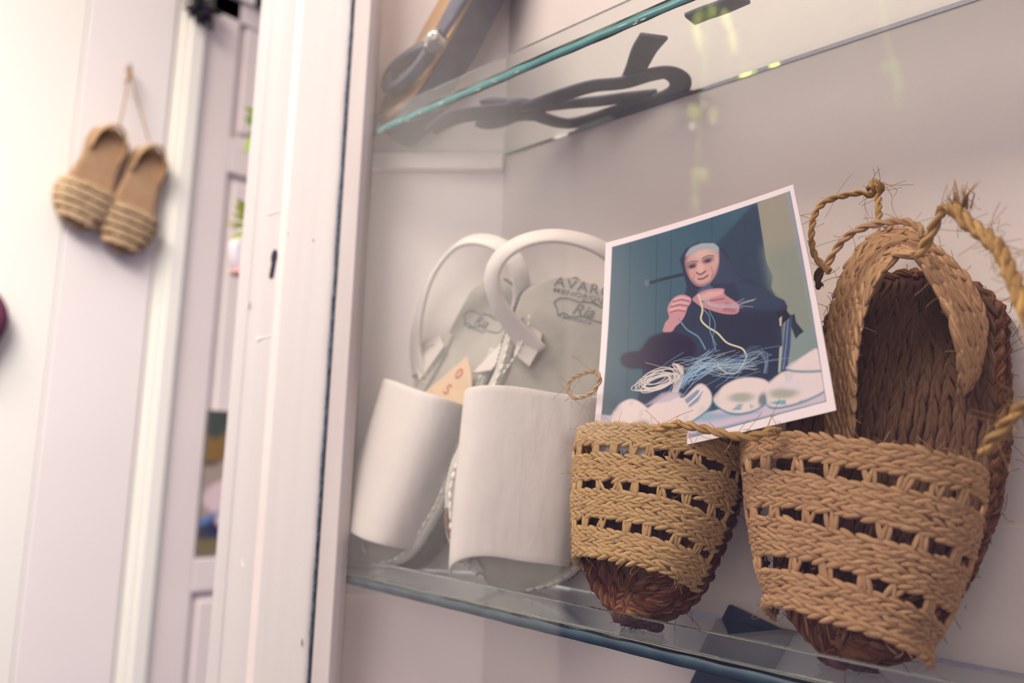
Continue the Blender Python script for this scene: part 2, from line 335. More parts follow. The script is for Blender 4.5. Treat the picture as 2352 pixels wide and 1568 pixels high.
def poster_fn(u, v):
    C = np.zeros(u.shape + (3,)) + lin((70, 78, 74))
    def mixin(m, c):
        nonlocal C; C = C * (1 - m[..., None]) + lin(c) * m[..., None]
    n = fnoise(u, v, 14, 3) * .12
    mixin(sm(v + n, .13, .2), (135, 105, 60)); mixin(sm(v + n, .33, .38) * (1 - sm(u + n, .1, .25)), (75, 80, 78)); mixin(sm(v + n + u * .1, .38, .44), (165, 150, 140))
    mixin(sm(-np.hypot((u - .55) / .55, (v - .62) / .17), -1.05, -.9), (222, 200, 205))
    mixin(sm(v - (.74 - .25 * u), 0, .05), (92, 128, 190)); mixin(sm(v - (.80 - .25 * u), 0, .03), (60, 66, 84))
    mixin(sm(v, .88, .93), (125, 112, 80))
    mixin(sm(-np.hypot((u - .62) / .52, (v - .83 + .1 * u) / .14), -1.05, -.97), (50, 48, 90)); mixin(sm(-np.hypot((u - .66) / .50, (v - .79 + .1 * u) / .125), -1.05, -.95), (225, 205, 215))
    return C
zp0, zp1 = float(onX(480, 941, XW)[2]), float(onX(455, 1271, XW)[2]); yp = .741
pst = MB(); slabX(pst, XW - .014, XW - .0035, yp, yp + .21, zp1, zp0)
p_ = pst.build('poster', M['poster'], smooth=False)
p_.data.color_attributes.new('paint', 'FLOAT_COLOR', 'POINT').data.foreach_set('color', np.tile([.25, .25, .24, 1.], 8).astype(np.float32))
painted('printed_picture', M['poster'], np.array([XW - .003, yp, zp0]), np.array([XW - .003, yp + .21, zp0]), np.array([XW - .003, yp, zp1]), 50, 80, poster_fn, p_)
tag(p_, 'small dark poster with a pale round shape and a blue band, on the door panel', 'poster')
# dark wreath at the head of the door frame, and the dark lintel corner
g = MB(); c0 = onX(464, 20, XW + .02)
for _ in range(90):
    d = unit(rng.standard_normal(3)); p = c0 + rng.standard_normal(3) * [.006, .014, .014]; lump(g, p, d, unit(np.cross(d, [.3, 1, .2])), unit(np.cross(d, unit(np.cross(d, [.3, 1, .2])))), .022, .012, .006)
tag(g.build('dried_flower_bunch', M['purple']), 'dark purple and green dried bunch at the top corner of the door frame', 'dried flowers')
g = MB(); a = onX(597, 0, XW + .03); slabX(g, XW, XW + .03, a[1], a[1] + .2, a[2] - .004, a[2] + .10)
struct(g.build('trim_4', M['black'], smooth=False, bevel=.004))
g = MB()
c0 = onX(-26, 765, XW + .02); th = np.linspace(-1, 1, 12)
tube(g, [c0 + np.array([0, .01 * math.sin(t * 3), .07 * t]) for t in th], [.004 + .017 * math.cos(t * 1.45) for t in th], 10)
tag(g.build('plum_tassel', M['darkred']), 'dark plum cloth tassel on the cream pier at the far left edge', 'tassel')

# hung straw slippers: sole, braided toe cover, heel band
def outline(hw_pts, L_, n=40):
    l = L_ * .5 * (1 - np.cos(np.linspace(0, math.pi, n))); xs, ys = zip(*hw_pts); h = np.interp(l, xs, ys)
    return l, h
def px_thing_frame(heel, toe, X, wid):
    H, T = onX(*heel, X), onX(*toe, X); l = unit(H - T); nn = np.array([1., 0, 0]); w = np.cross(l, nn); return T, w, l, nn, np.linalg.norm(H - T)
def hung_slipper(heel, toe, lab):
    O, w, l, nn, L_ = px_thing_frame(heel, toe, XW + .012, .05)
    t = thing('straw_slipper', lab, 'slipper', O, 'straw slippers hung on the white wall')
    pts = [(0, .0), (.012, .028), (.04, .046), (.07, .051), (.11, .040), (.15, .034), (.19, .038), (L_ - .02, .034), (L_, 0)]
    ll, hh = outline([(a * L_ / .235, b) for a, b in pts[:-2]] + pts[-2:], L_); hh[0] = hh[-1] = 0
    hs = np.array([hh]).ravel(); us = np.linspace(-1, 1, 9)
    top = np.array([[O + w * (h * u) + l * a + nn * .012 for u in us] for a, h in zip(ll, hs)])
    mb = MB(); slab(mb, top, -nn * .012); mb.build('sole', M['bgstrawd'], t)
    def S(u, v):
        a = (.012 + .075 * v) * L_ / .235; h = np.interp(a, ll, hs) + .004; th = math.pi * u
        c = math.cos(th); return O + w * (-h * np.sign(c) * abs(c) ** .8) + l * a + nn * (.004 + (.024 + .012 * v) * math.sin(th) ** .8)
    mb = MB()
    for v in np.linspace(0.06, .94, 5): braid_row(mb, S, v, .0105, .012, -1, ang=12)
    mb.build('toe_cover', M['bgstrawl'], t)
    bk = MB()
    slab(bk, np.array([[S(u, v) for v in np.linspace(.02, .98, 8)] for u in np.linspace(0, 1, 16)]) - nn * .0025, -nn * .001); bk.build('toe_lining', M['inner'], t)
    arc = [O + w * (x * .033) + l * (L_ * y) + nn * z for x, y, z in ((-1.0, .70, .008), (-.95, .86, .02), (-.5, .98, .03), (.1, 1.01, .032), (.62, .95, .028), (1.0, .82, .018), (1.02, .68, .008))]
    mb = MB(); P = spline(arc, 30); T_, A_, B_ = frames(P)
    slab(mb, np.array([P - nn * .012, P + nn * .012 - (P - (O + l * L_ * .8)) * .15]).transpose(1, 0, 2), nn * .0 + (O + l * L_ * .8 - P)[:, None] * .08); mb.build('heel_band', M['bgstraw'], t)
    return t, O + l * L_ + nn * .03
s1, h1 = hung_slipper((262, 296), (166, 524), 'left of two woven straw slippers hanging by a cord on the white wall')
s2, h2 = hung_slipper((352, 340), (268, 582), 'right, lower slipper of the straw pair hanging on the white wall')
nail = onX(296, 160, XW + .02)
g = MB(); rope(g, [h1, (h1 + nail) / 2 + [0, .002, 0], nail], .0018); rope(g, [h2 + [0, -.02, .0], (h2 + [0, -.02, 0] + nail) / 2, nail], .0018)
rope(g, [nail + [0, 0, .012], nail + [.003, .003, -.01], nail + [0, -.003, -.03]], .004)
tag(g.build('hanging_twine', M['twine']), 'thin knotted twine from a nail holding the pair of straw slippers', 'twine')
g = MB(); tube(g, [nail + [-.025, 0, .006], nail + [.006, 0, .008]], [.0016, .0016], 8); tube(g, [nail + [.004, 0, .0079], nail + [.0075, 0, .0081]], [.0032, .0032], 8)
tag(g.build('nail', M['silver']), 'small nail high on the white wall that the cord hangs from', 'nail')

# sprigs and a pale jug close behind the cabinet corner
def leaf(mb, base, d, ln, wd, nrm):
    d = unit(d); s_ = unit(np.cross(nrm, d)); nrm = np.cross(d, s_); t = np.linspace(0, 1, 9); G = []
    for k in t:
        h = wd * math.sin(math.pi * min(1, k ** .8)) / 2 + 1e-5; c = base + d * ln * k - nrm * ln * .18 * k * k
        G.append([c - s_ * h + nrm * h * .3, c - s_ * h * .5, c, c + s_ * h * .5, c + s_ * h + nrm * h * .3])
    slab(mb, np.array(G), -nrm * .0005)
XS = -1.02
def sprig(name, lab, stem_px, leaves, m):
    P = [onX(x, y, XS) for x, y in stem_px]; st = MB(); tube(st, spline(P, 20), .0016, 6)
    o = st.build(name, M['leafd']); tag(o, lab, 'plant')
    for (x0, y0, x1, y1, w_) in leaves:
        a, b = onX(x0, y0, XS), onX(x1, y1, XS + .01); q = MB(); leaf(q, a, b - a, np.linalg.norm(b - a), w_, np.array([1., -.4, .2])); q.build('leaf', M[m], o)
    return o
sprig('hanging_sprig', 'upper green leafy sprig just left of the white cabinet stile', [(604, 215), (592, 270), (584, 330), (590, 390)],
      [(596, 268, 566, 244, .011), (594, 300, 566, 268, .012), (594, 296, 572, 258, .010), (588, 330, 574, 300, .012), (590, 310, 562, 345, .013), (600, 240, 640, 250, .012), (592, 300, 640, 310, .012), (588, 340, 630, 350, .012)], 'leafd')
sprig('vase_sprig', 'lower yellow green leafy sprig rising from the pale jug', [(600, 560), (575, 520), (566, 490), (562, 465)],
      [(566, 490, 548, 455, .011), (570, 505, 543, 470, .010), (572, 512, 538, 488, .009), (574, 520, 522, 505, .005), (576, 524, 518, 514, .004), (580, 525, 530, 546, .009), (584, 530, 556, 548, .008), (566, 490, 600, 460, .01), (575, 505, 620, 490, .01)], 'leafg')
def lathe(mb, c, prof, seg=28):
    G = np.array([[c + np.array([r * math.cos(a), r * math.sin(a), z]) for a in np.linspace(0, 2 * math.pi, seg, endpoint=False)] for r, z in prof]); grid(mb, G, closed_u=True)
c0 = onX(572, 625, XS - .02)
jug = thing('flower_jug', 'pale lilac jug with pink flecks behind the white cabinet stile', 'jug', c0)
g = MB(); lathe(g, c0, [(.0005, 0), (.018, 0), (.024, .008), (.031, .028), (.030, .042), (.020, .056), (.016, .064), (.019, .070), (.0175, .070), (.0145, .063), (.018, .055), (.027, .04), (.02, .01), (.0005, .006)]); g.build('body', M['bloom'], jug)
g = MB(); P = [c0 + np.array([x, -abs(x) * .2, z]) for x, z in ((-.018, .058), (-.036, .058), (-.042, .042), (-.030, .024))]; tube(g, spline([[p[0], p[1], p[2]] for p in P], 16), .003, 8); g.build('handle', M['pink'], jug)
g = MB(); lathe(g, c0 - [0, 0, .006], [(.0005, 0), (.026, 0), (.028, .003), (.022, .0055), (.0005, .0055)]); g.build('base_ring', M['pink'], jug)
# bracket shelf the jug stands on
g = MB(); box(g, c0 + [-.012, -.006, -.014], c0 + [.33, .03, -.0062]); tag(g.build('corner_ledge', M['bgdoor'], smooth=False, bevel=.002), 'thin white arm ledge under the pale jug behind the stile', 'ledge')

# ------------------------------------------------------------ the display cabinet
X0 = -.4747
cab = thing('display_cabinet', 'white painted wooden display cabinet with a keyed glass door and glass shelves', 'cabinet', (-.30, .40, -.60))
b = MB(); box(b, (-.52, BACK, -.60), (.42, BACK + .02, .80)); b.build('back_panel', M['wall'], cab, smooth=False)
sd = unit(np.array([-.5983 - X0, .3668 - BACK, 0])); sn = np.array([sd[1], -sd[0], 0]);
if sn[1] < 0: sn = -sn
def sidebox(mb, t0, t1, d0, d1, z0, z1):
    """along the splayed side from the back corner (t, metres), in front of its face by d"""
    c = np.array([X0, BACK, 0]); V = []
    for z in (z0, z1):
        for t, d in ((t0, d0), (t1, d0), (t1, d1), (t0, d1)): V.append(c + sd * t - sn * d + [0, 0, z])
    mb.add(V, [(0, 3, 2, 1), (4, 5, 6, 7), (0, 1, 5, 4), (1, 2, 6, 5), (2, 3, 7, 6), (3, 0, 4, 7)]); return mb
b = MB(); sidebox(b, -.012, .20, -.016, 0, -.60, .80); b.build('side_panel', M['side'], cab, smooth=False)
b = MB(); sidebox(b, .0, .17, 0, .011, ZU - .0155, ZU - .0003); b.build('shelf_cleat', M['side'], cab, smooth=False, bevel=.0015)
b = MB(); sidebox(b, .0, .17, 0, .009, ZL - TH - .016, ZL - TH - .0003); b.build('shelf_cleat', M['side'], cab, smooth=False, bevel=.0015)
b = MB(); box(b, (X0, BACK - .0035, -.60), (.42, BACK + .001, -.0308)); b.build('lower_back_board', M['wall'], cab, smooth=False, bevel=.0005)
b = MB(); box(b, (.40, .33, -.60), (.42, BACK, .80)); b.build('side_panel', M['side'], cab, smooth=False)
b = MB(); box(b, (-.70, .33, .80), (.42, BACK + .02, .82)); b.build('top_board', M['side'], cab, smooth=False)
b = MB(); box(b, (-.70, .33, -.62), (.42, BACK + .02, -.60)); b.build('bottom_board', M['side'], cab, smooth=False)
# door: wide stile with a bevelled outer edge, bead, putty line, pane, keyhole
DY = .3468
dor = MB(); P = []
prof = [(-.7135, DY + .030), (-.7135, DY + .004), (-.7115, DY + .0005), (-.6865, DY - .0000), (-.6855, DY - .0016), (-.6845, DY - .0004), (-.648, DY - .0012), (-.600, DY - .0012), (-.553, DY - .0006), (-.5495, DY - .0000), (-.5478, DY + .0015), (-.5470, DY + .006), (-.5470, DY + .030)]
zs = np.linspace(-.60, .82, 120)
G = np.array([[(x + (.0004 * math.sin(z * 61) + .0003 * math.sin(z * 143 + 1) if x > -.56 and y < DY + .01 else .0003 * math.sin(z * 23)), y, z) for (x, y) in prof] for z in zs]); grid(dor, G)
dor.add([(-.7135, DY + .03, -.60), (-.5470, DY + .03, -.60), (-.5470, DY + .03, .82), (-.7135, DY + .03, .82)], [(0, 1, 2, 3)])
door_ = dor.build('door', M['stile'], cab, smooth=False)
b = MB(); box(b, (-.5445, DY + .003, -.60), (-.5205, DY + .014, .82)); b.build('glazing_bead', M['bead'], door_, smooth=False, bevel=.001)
b = MB()   # ragged putty line between stile and bead
zz = np.linspace(-.60, .82, 900); wv = .5 * np.sin(zz * 97) + .5 * np.sin(zz * 331 + 2) + .6 * rng.standard_normal(900)
G = np.stack([np.stack([-.5476 + .0005 * wv, np.full(900, DY + .0015), zz], 1), np.stack([-.5474 + .0026 + .0004 * np.roll(wv, 40) + .0006 * np.sin(zz * 9), np.full(900, DY + .0015), zz], 1)], 1)
slab(b, G, np.array([0, .002, 0])); b.build('putty_line', M['gap'], door_)
# keyhole: dark slot with a rounded head, slightly tilted
kc = onY(630, 610, DY - .0018); k1 = onY(634, 588, DY - .0018)[2]; k0 = onY(627, 637, DY - .0018)[2]
b = MB(); R1, R2 = .0056, .0042; pts = []
zt, zb = k1 - .0002, k0 + .0032; xt, xb = onY(633, 592, DY)[0], onY(627, 634, DY)[0]
for a in np.linspace(-.25 * math.pi, 1.25 * math.pi, 18): pts.append((xt + R1 * math.cos(a), zt + R1 * 1.25 * math.sin(a)))
for a in np.linspace(math.pi, 2 * math.pi, 12): pts.append((xb + R2 * math.cos(a), zb + R2 * math.sin(a)))
n = len(pts); b.add([(x, DY - .0016, z) for x, z in pts] + [(x, DY + .004, z) for x, z in pts], [tuple(range(n))[::-1]] + [(i, (i + 1) % n, n + (i + 1) % n, n + i) for i in range(n)])
b.build('keyhole', M['black'], door_, smooth=False)
for pp_ in ([(615, 492), (640, 486), (664, 474)], [(590, 778), (612, 774), (642, 766)], [(590, 771), (591, 780), (600, 779)], [(557, 1283), (557, 1294), (560, 1300)]):
    ch = MB(); P = spline([onY(x, y, DY - .0014) for x, y in pp_], 20); tube(ch, P, .00035 + .0003 * rng.random(20), 6); ch.build('paint_ridge', M['chip'], door_)
for x, y, h in ((573, 703, .004), (719, 552, .001), (661, 537, .001), (693, 1475, .003)):
    ch = MB(); p = onY(x, y, DY - .0015); tube(ch, [p + [0, 0, -h], p + [.0003, 0, 0], p + [0, 0, h]], [.0002, .0005, .0002], 6); ch.build('paint_chip', M['raw'], door_)
b = MB(); box(b, (-.5215, DY + .0085, -.60), (.42, DY + .0095, .82)); b.build('glass_pane', M['pane'], door_, smooth=False)
b = MB(); box(b, (.385, DY, -.60), (.43, DY + .03, .82)); b.build('door_stile', M['stile'], door_, smooth=False, bevel=.002)

# glass shelves (thick plates with a wavering cut front edge)
def shelf(name, lab, zt, edge):
    m = MB(); n = 240; xs = np.linspace(0, 1, n)
    xl = X0 + sd[0] * ((BACK - FRONT) / -sd[1]) + .004; V = []
    for z in (zt - TH, zt):
        for k in xs:
            x = xl + k * (.398 - xl); V.append((x, FRONT + .0004 * math.sin(x * 60) + .00025 * math.sin(x * 210 + z * 90), z))
        for k in xs:
            xb = X0 + .002 + k * (.398 - X0 - .002); V.append((xb, BACK - (.0042 if zt < 0 else .0008), z))
    f = []
    for i in range(n - 1):
        f += [(i, n + i, n + i + 1, i + 1), (2 * n + i, 2 * n + i + 1, 3 * n + i + 1, 3 * n + i), (i, i + 1, 2 * n + i + 1, 2 * n + i), (n + i, 3 * n + i, 3 * n + i + 1, n + i + 1)]
    f += [(0, 2 * n, 3 * n, n), (n - 1, 2 * n - 1, 4 * n - 1, 3 * n - 1)]
    m.add(V, f); o = m.build(name, M['shelfglass'], smooth=False); tag(o, lab, 'glass shelf')
    g = MB(); box(g, (xl + .001, FRONT, zt + .0006), (.396, FRONT + .0042, zt + LIP)); g.build('retaining_lip', M['lipglass'], o, smooth=False, bevel=.0004)
    g = MB(); box(g, (xl + .001, FRONT + .0004, zt + .00005), (.396, FRONT + .0040, zt + .00055)); g.build('glue_seam', M['glue'], o, smooth=False)
    g = MB(); xs2 = np.linspace(xl + .002, .396, 300); slab(g, np.array([[(x, FRONT - .0009, zt - TH + .0004 + .0004 * abs(math.sin(x * 170) * math.sin(x * 71))), (x, FRONT - .0009, zt - .0012 - .0005 * math.sin(x * 90 + 1) ** 2)] for x in xs2]), np.array([0, .0003, 0])); g.build('ground_edge', M[edge], o)
    g = MB(); box(g, (X0 + .003, BACK - (.0041 if zt < 0 else .0007), zt - TH + .0002), (.396, BACK - (.0037 if zt < 0 else .0002), zt - .0002)); g.build('back_edge', M['edge_grey'], o, smooth=False); return o
shelf('glass_shelf', 'lower thick green edged glass shelf carrying the sandals and slippers', ZL, 'edge_dim')
up = shelf('glass_shelf', 'upper glass shelf with a teal front edge, above the sandals', ZU + TH, 'edge_teal')
# chipped specks along the cut edges
def specks(o, z, n, y):
    for _ in range(n):
        g = MB(); x = -.52 + rng.random() ** 1.3 * .45; p = np.array([x, y - .0013, z + .0035 * rng.random()]); g_l = .001 + .004 * rng.random() ** 2
        lump(g, p, np.array([1., 0, 0]), np.array([0, 0, 1.]), np.array([0, -1., 0]), g_l * 2, .0006, .0003)
        q = g.build('chipped_edge', M['chip'], o)
specks(up, ZU + .0004, 26, FRONT)

# leafy vines hanging on the street side, mirrored in the door glass
PANE = DY + .009
def mirrored(x, y, Yv=1.50): p = onY(x, y, Yv); return np.array([p[0], 2 * PANE - Yv, p[2]])
def vine(lab, px_, leaves, m, blooms=()):
    P = [mirrored(*q) for q in px_]; g = MB(); tube(g, spline(P, 40), .0022, 6); o = g.build('hanging_vine', M['leafd']); tag(o, lab, 'plant', None)
    for (x, y, dx, dy, sc) in leaves:
        a, b = mirrored(x, y), mirrored(x + dx, y + dy); q = MB(); leaf(q, a, b - a, np.linalg.norm(b - a), .022 * sc, np.array([.3, 1., .25])); q.build('leaf', M[m], o)
    for x, y, r_ in blooms:
        q = MB(); c_ = mirrored(x, y); grid(q, [[c_ + r_ * np.array([math.sin(t_) * math.cos(f_), math.sin(t_) * math.sin(f_), math.cos(t_)]) for f_ in np.linspace(0, 6.2832, 14, endpoint=False)] for t_ in np.linspace(.05, 3.09, 9)], closed_u=True); q.build('bloom', M['chip'], o)
vine('middle leafy vine with white buds mirrored in the door glass above the snapshot', [(1640, -120), (1625, 60), (1610, 260), (1600, 420), (1592, 500)],
     [(1615, 20, -30, 60, 1), (1600, 60, 8, 55, 1), (1660, 20, 22, 60, 1), (1680, 70, 8, 55, 1), (1640, 10, -8, 40, 1), (1590, 238, 4, 44, 1.2), (1640, 245, -6, 40, 1), (1605, 250, -16, 30, 1), (1602, 380, -8, 60, 1), (1612, 385, 14, 40, .8), (1598, 440, -2, 60, .7), (1625, -60, 40, 40, 1)], 'leafg', [(1592, 293, .009), (1618, 242, .006), (1640, 280, .005)])
vine('left leafy vine mirrored in the door glass beside the glazing bead', [(850, 60), (840, 220), (838, 300), (868, 380), (880, 440)],
     [(832, 262, 2, 60, 1.2), (840, 270, 10, 48, 1), (862, 350, 6, 60, 1), (872, 380, 10, 50, .9), (858, 352, -10, 30, .8)], 'leafg')
vine('right, faintest leafy vine mirrored in the door glass above the large slipper', [(2020, -60), (2035, 80), (2060, 180), (2062, 260)], [(2050, 130, 14, 60, .8), (2062, 170, 4, 50, .7), (2040, 140, -14, 30, .6)], 'leafd')
sp = bpy.data.lights.new('vine_spot', 'SPOT'); sp.energy = 420; sp.spot_size = 1.2; sp.spot_blend = .6; sp.color = (1, .97, .85); sp.shadow_soft_size = .05  # added spot, out of view, brightening the vines so their reflections show
so_ = bpy.data.objects.new('vine_spot', sp); COL.objects.link(so_); so_.location = (-.9, .2, 1.5); so_.rotation_euler = (Vector((-1.0, -.8, .55)) - so_.location).to_track_quat('-Z', 'Y').to_euler()
# ------------------------------------------------------------ footwear frames
class Fr:
    """frame of a leaning shoe: w across, l from toe to heel, n out of the insole towards the viewer"""
    def __init__(s, O, H, yaw):
        s.O = np.asarray(O, float); s.l = unit(np.asarray(H) - s.O); w = np.array([math.cos(yaw), math.sin(yaw), 0]); s.w = unit(w - s.l * (w @ s.l)); s.n = np.cross(s.w, s.l); s.L = float(np.linalg.norm(H - s.O))
        if s.n[1] > 0: s.n = -s.n
    def P(s, w, l, n=0): return s.O + s.w * w + s.l * l + s.n * n
    def px(s, x, y, n=0):
        r = ray(x, y); t = ((s.O + s.n * n) @ s.n) / (r @ s.n); return r * t
    def loc(s, p): d = p - s.O; return np.array([d @ s.w, d @ s.l, d @ s.n])
def sole_outline(fr, pts, L_, n=46, grow=0):
    l = L_ * .5 * (1 - np.cos(np.linspace(0, math.pi, n))); xs, ys = zip(*pts); h = np.interp(l, xs, ys)
    e = np.minimum(1, np.minimum(l, L_ - l) / .022); h = h * np.sqrt(np.clip(1 - (1 - e) ** 2, 0, 1)) + grow
    h[0] = h[-1] = .0006; l = l.copy(); l[0] -= grow; l[-1] += grow; return l, h
def curl(l, fr): return .004 * max(0, 1 - l / .05) ** 2
def sole_slab(fr, pts, L_, n_top, n_bot, grow=0, m=13, dish=0):
    l, h = sole_outline(fr, pts, L_, grow=grow); us = np.linspace(-1, 1, m)
    top = np.array([[fr.P(a * u, b, n_top - dish * (1 - u * u)) for u in us] for a, b in zip(h, l)])
    mb = MB(); slab(mb, top, -fr.n * (n_top - n_bot)); return mb
def outline_path(fr, pts, L_, n, grow=0, side=None, l0=0, l1=1):
    l, h = sole_outline(fr, pts, L_, 60, grow)
    if side: sel = (l >= l0) & (l <= l1); return [fr.P(side * b, a, n) for a, b in zip(l[sel], h[sel])]
    return [fr.P(-b, a, n) for a, b in zip(l[::-1], h[::-1])] + [fr.P(b, a, n) for a, b in zip(l, h)]

def band(mb, P, D, wd, tk, n=60):
    """flat strap: path P, width directions D (per point), width, thickness"""
    Q = spline(P, n); k = np.linspace(0, 1, len(D)); kk = np.linspace(0, 1, n); Dn = np.stack([np.interp(kk, k, np.array(D)[:, i]) for i in range(3)], 1)
    T = np.gradient(Q, axis=0); T /= np.linalg.norm(T, axis=1)[:, None]; Dn -= T * (Dn * T).sum(1)[:, None]; Dn /= np.linalg.norm(Dn, axis=1)[:, None]; B = np.cross(T, Dn)
    wv = np.interp(kk, np.linspace(0, 1, len(np.atleast_1d(wd))), np.atleast_1d(wd)) if np.ndim(wd) else np.full(n, wd)
    c = [(-.5, -.25), (-.44, -.5), (0, -.5), (.44, -.5), (.5, -.25), (.5, .25), (.44, .5), (0, .5), (-.44, .5), (-.5, .25)]
    G = np.stack([Q + Dn * (wv * a)[:, None] + B * (tk * b) for a, b in c], 1); m_ = len(c)
    f = [(i * m_ + j, i * m_ + (j + 1) % m_, (i + 1) * m_ + (j + 1) % m_, (i + 1) * m_ + j) for i in range(n - 1) for j in range(m_)] + [tuple(range(m_))[::-1], tuple((n - 1) * m_ + j for j in range(m_))]
    mb.add(G.reshape(-1, 3), f); return mb
def poly_plate(mb, pts, nrm, t):
    P = np.asarray(pts); n = len(P); mb.add(np.vstack([P, P - nrm * t]), [tuple(range(n)), tuple(n + i for i in range(n))[::-1]] + [(i, n + i, n + (i + 1) % n, (i + 1) % n) for i in range(n)]); return mb
def stitches(mb, P, pitch, r, nrm, ln=.82):
    P = np.asarray(P); d = np.r_[0, np.cumsum(np.linalg.norm(np.diff(P, axis=0), axis=1))]; n = int(d[-1] / pitch)
    for k in range(n):
        s0, s1 = (k + .08) * pitch, (k + .08 + ln) * pitch; a, b = [np.array([np.interp(s, d, P[:, i]) for i in range(3)]) for s in (s0, s1)]; t = unit(b - a)
        lump(mb, (a + b) / 2, t, unit(np.cross(nrm, t)), nrm, pitch * ln * 1.05, r * 2, r * 1.7)
def words(s, fr, w, l, n, size, parent, m, name='printed_word', shear=0, spacing=1, thick=.00012, sx=1, rot=0):
    cu = bpy.data.curves.new(name, 'FONT'); cu.body = s; cu.size = size; cu.align_x = 'CENTER'; cu.extrude = thick; cu.shear = shear; cu.space_character = spacing; cu.offset = size * .006
    o = bpy.data.objects.new(name, cu); COL.objects.link(o); dg = bpy.context.evaluated_depsgraph_get(); me = bpy.data.meshes.new_from_object(o.evaluated_get(dg)); bpy.data.objects.remove(o)
    V = np.empty(len(me.vertices) * 3); me.vertices.foreach_get('co', V); V = V.reshape(-1, 3); c, s_ = math.cos(rot), math.sin(rot)
    X = V[:, 0] * sx; Y_ = V[:, 1]; W = fr.O + np.outer(w + X * c - Y_ * s_, fr.w) + np.outer(l + X * s_ + Y_ * c, fr.l) + np.outer(n + V[:, 2], fr.n)
    me.vertices.foreach_set('co', W.ravel()); me.materials.clear(); me.materials.append(m); me.name = name; q = bpy.data.objects.new(name, me); COL.objects.link(q); attach(q, parent); return q

# ------------------------------------------------------------ cream leather slingback sandals
AV = [(0, .022), (.012, .031), (.03, .041), (.06, .0475), (.08, .048), (.12, .041), (.155, .0345), (.19, .0335), (.22, .031), (.24, .026)]
def avarca(fr, label, L_, vl0, vl1, h0, h1, strap, D, swid, arch, group, wid=1.0, skew=(0, 0), hv=None, shift=0, thick=.0165):
    t = thing('leather_sandal', label, 'sandal', fr.O, group); pts = [(a * L_ / .24, b * wid) for a, b in AV]
    sole_slab(fr, pts, L_, -.0055, -thick, grow=.0028).build('outsole', M['rubber'], t, bevel=.0008)
    tr = MB()
    for sd_ in (-1, 1):
        P = np.array(outline_path(fr, pts, L_, -(thick + .0055) / 2, .0032, sd_, .002, L_)); d = np.r_[0, np.cumsum(np.linalg.norm(np.diff(P, axis=0), axis=1))]
        for s in np.arange(.002, d[-1], .0035):
            c = np.array([np.interp(s, d, P[:, i]) for i in range(3)])
            for q in (-.0028, .0, .0028): lump(tr, c + fr.n * q, unit(fr.l + fr.w * .3), fr.w * sd_, fr.n, .0022, .0012, .0013)
    tr.build('tread_pattern', M['rubber'], t)
    fb = sole_slab(fr, pts, L_, 0, -.0054, dish=-.0).build('footbed', M['suede'], t, bevel=.0012)
    l_, h_ = sole_outline(fr, pts, L_)
    def hw(l): return float(np.interp(l, l_, h_))
    # vamp: one sheet of leather bent over the toes
    def S(u, v):
        l = vl0 + (vl1 - vl0) * v + arch * math.sin(math.pi * u) * (1 - v) + (skew[0] * (1 - v) + skew[1] * v) * (u - .5)
        h = hv[0] + (hv[1] - hv[0]) * v ** .8; c = math.cos(math.pi * u); H = h0 + (h1 - h0) * v
        return fr.P(shift * v - h * math.copysign(abs(c) ** .62, c), l, .0008 + H * max(0, math.sin(math.pi * u)) ** .62)
    us = .5 - .5 * np.cos(np.linspace(0, math.pi, 56)); G = np.array([[S(u, v) for v in np.linspace(0, 1, 26)] for u in us]); mb = MB()
    C_ = np.array([[fr.P(0, fr.loc(G[i, j])[1], .012) for j in range(26)] for i in range(56)]); off = C_ - G; off /= np.linalg.norm(off, axis=2)[..., None]
    slab(mb, G, off * .0024); vamp = mb.build('vamp', M['leather'], t); 
    bv = vamp.modifiers.new('bevel', 'BEVEL'); bv.width = .0009; bv.segments = 2; bv.limit_method = 'ANGLE'; bv.angle_limit = 1.0
    # turned-up pale rim with a line of white stitches each side
    st = MB()
    for sd_ in (-1, 1):
        ls = np.linspace(.010, vl1 + .055, 60); R = np.array([[fr.P(sd_ * (hw(l) + a), l, b) for a, b in ((.0012, -.004), (.0016, .001), (-.001, .0032), (-.0045, .0034), (-.0078, .0016))] for l in ls])
        r = MB(); slab(r, R if sd_ < 0 else R[:, ::-1], -fr.n * .0012); r.build('rim', M['rim'], t)
        ls = np.linspace(.004, vl1 + .05, 80); st = MB(); stitches(st, [fr.P(sd_ * (hw(l) - .0030), l, .0040) for l in ls], .0072, .00125, fr.n); st.build('stitching', M['thread'], t)
    mb = MB(); band(mb, strap, D, swid, .0036, 90); mb.build('back_strap', M['leather'], t)
    return t, pts, hw, S
S2F = Fr(onZ(1158, 1360, ZL) + [0, .000, .0015], onY(1322, 640, .446), math.radians(40))
D_ = S2F
strap2 = [S2F.px(1232, 812, .004), S2F.px(1190, 762, .010), S2F.px(1146, 700, .020), S2F.px(1130, 640, .030), S2F.px(1152, 588, .038), S2F.px(1210, 552, .044), S2F.px(1290, 543, .046), S2F.px(1380, 570, .042), S2F.px(1440, 630, .030), S2F.px(1462, 720, .014), S2F.px(1462, 790, .003)]
c2 = S2F.px(1290, 720, .02)
def strapdirs(fr, strap, c, k0=.15, k1=.5):
    out = []; n = len(strap)
    for i, p in enumerate(strap):
        rad = unit(p - c); tt = math.sin(math.pi * i / (n - 1)); k = k0 + (k1 - k0) * tt
        out.append(unit(-rad * (1 - k) + fr.n * k))
    return out
t2, pts2, hw2, SV2 = avarca(S2F, 'cream leather slingback sandal beside the snapshot, its pale grey insole stamped in dark ink', S2F.L, .015, .140, .030, .042, strap2, strapdirs(S2F, strap2, c2), [.020, .0165, .014, .0135, .0135, .0135, .0135, .0135, .0135, .014, .018], .010, None, wid=1.2, skew=(.024, .024), hv=(.041, .054), shift=-.006, thick=.019)
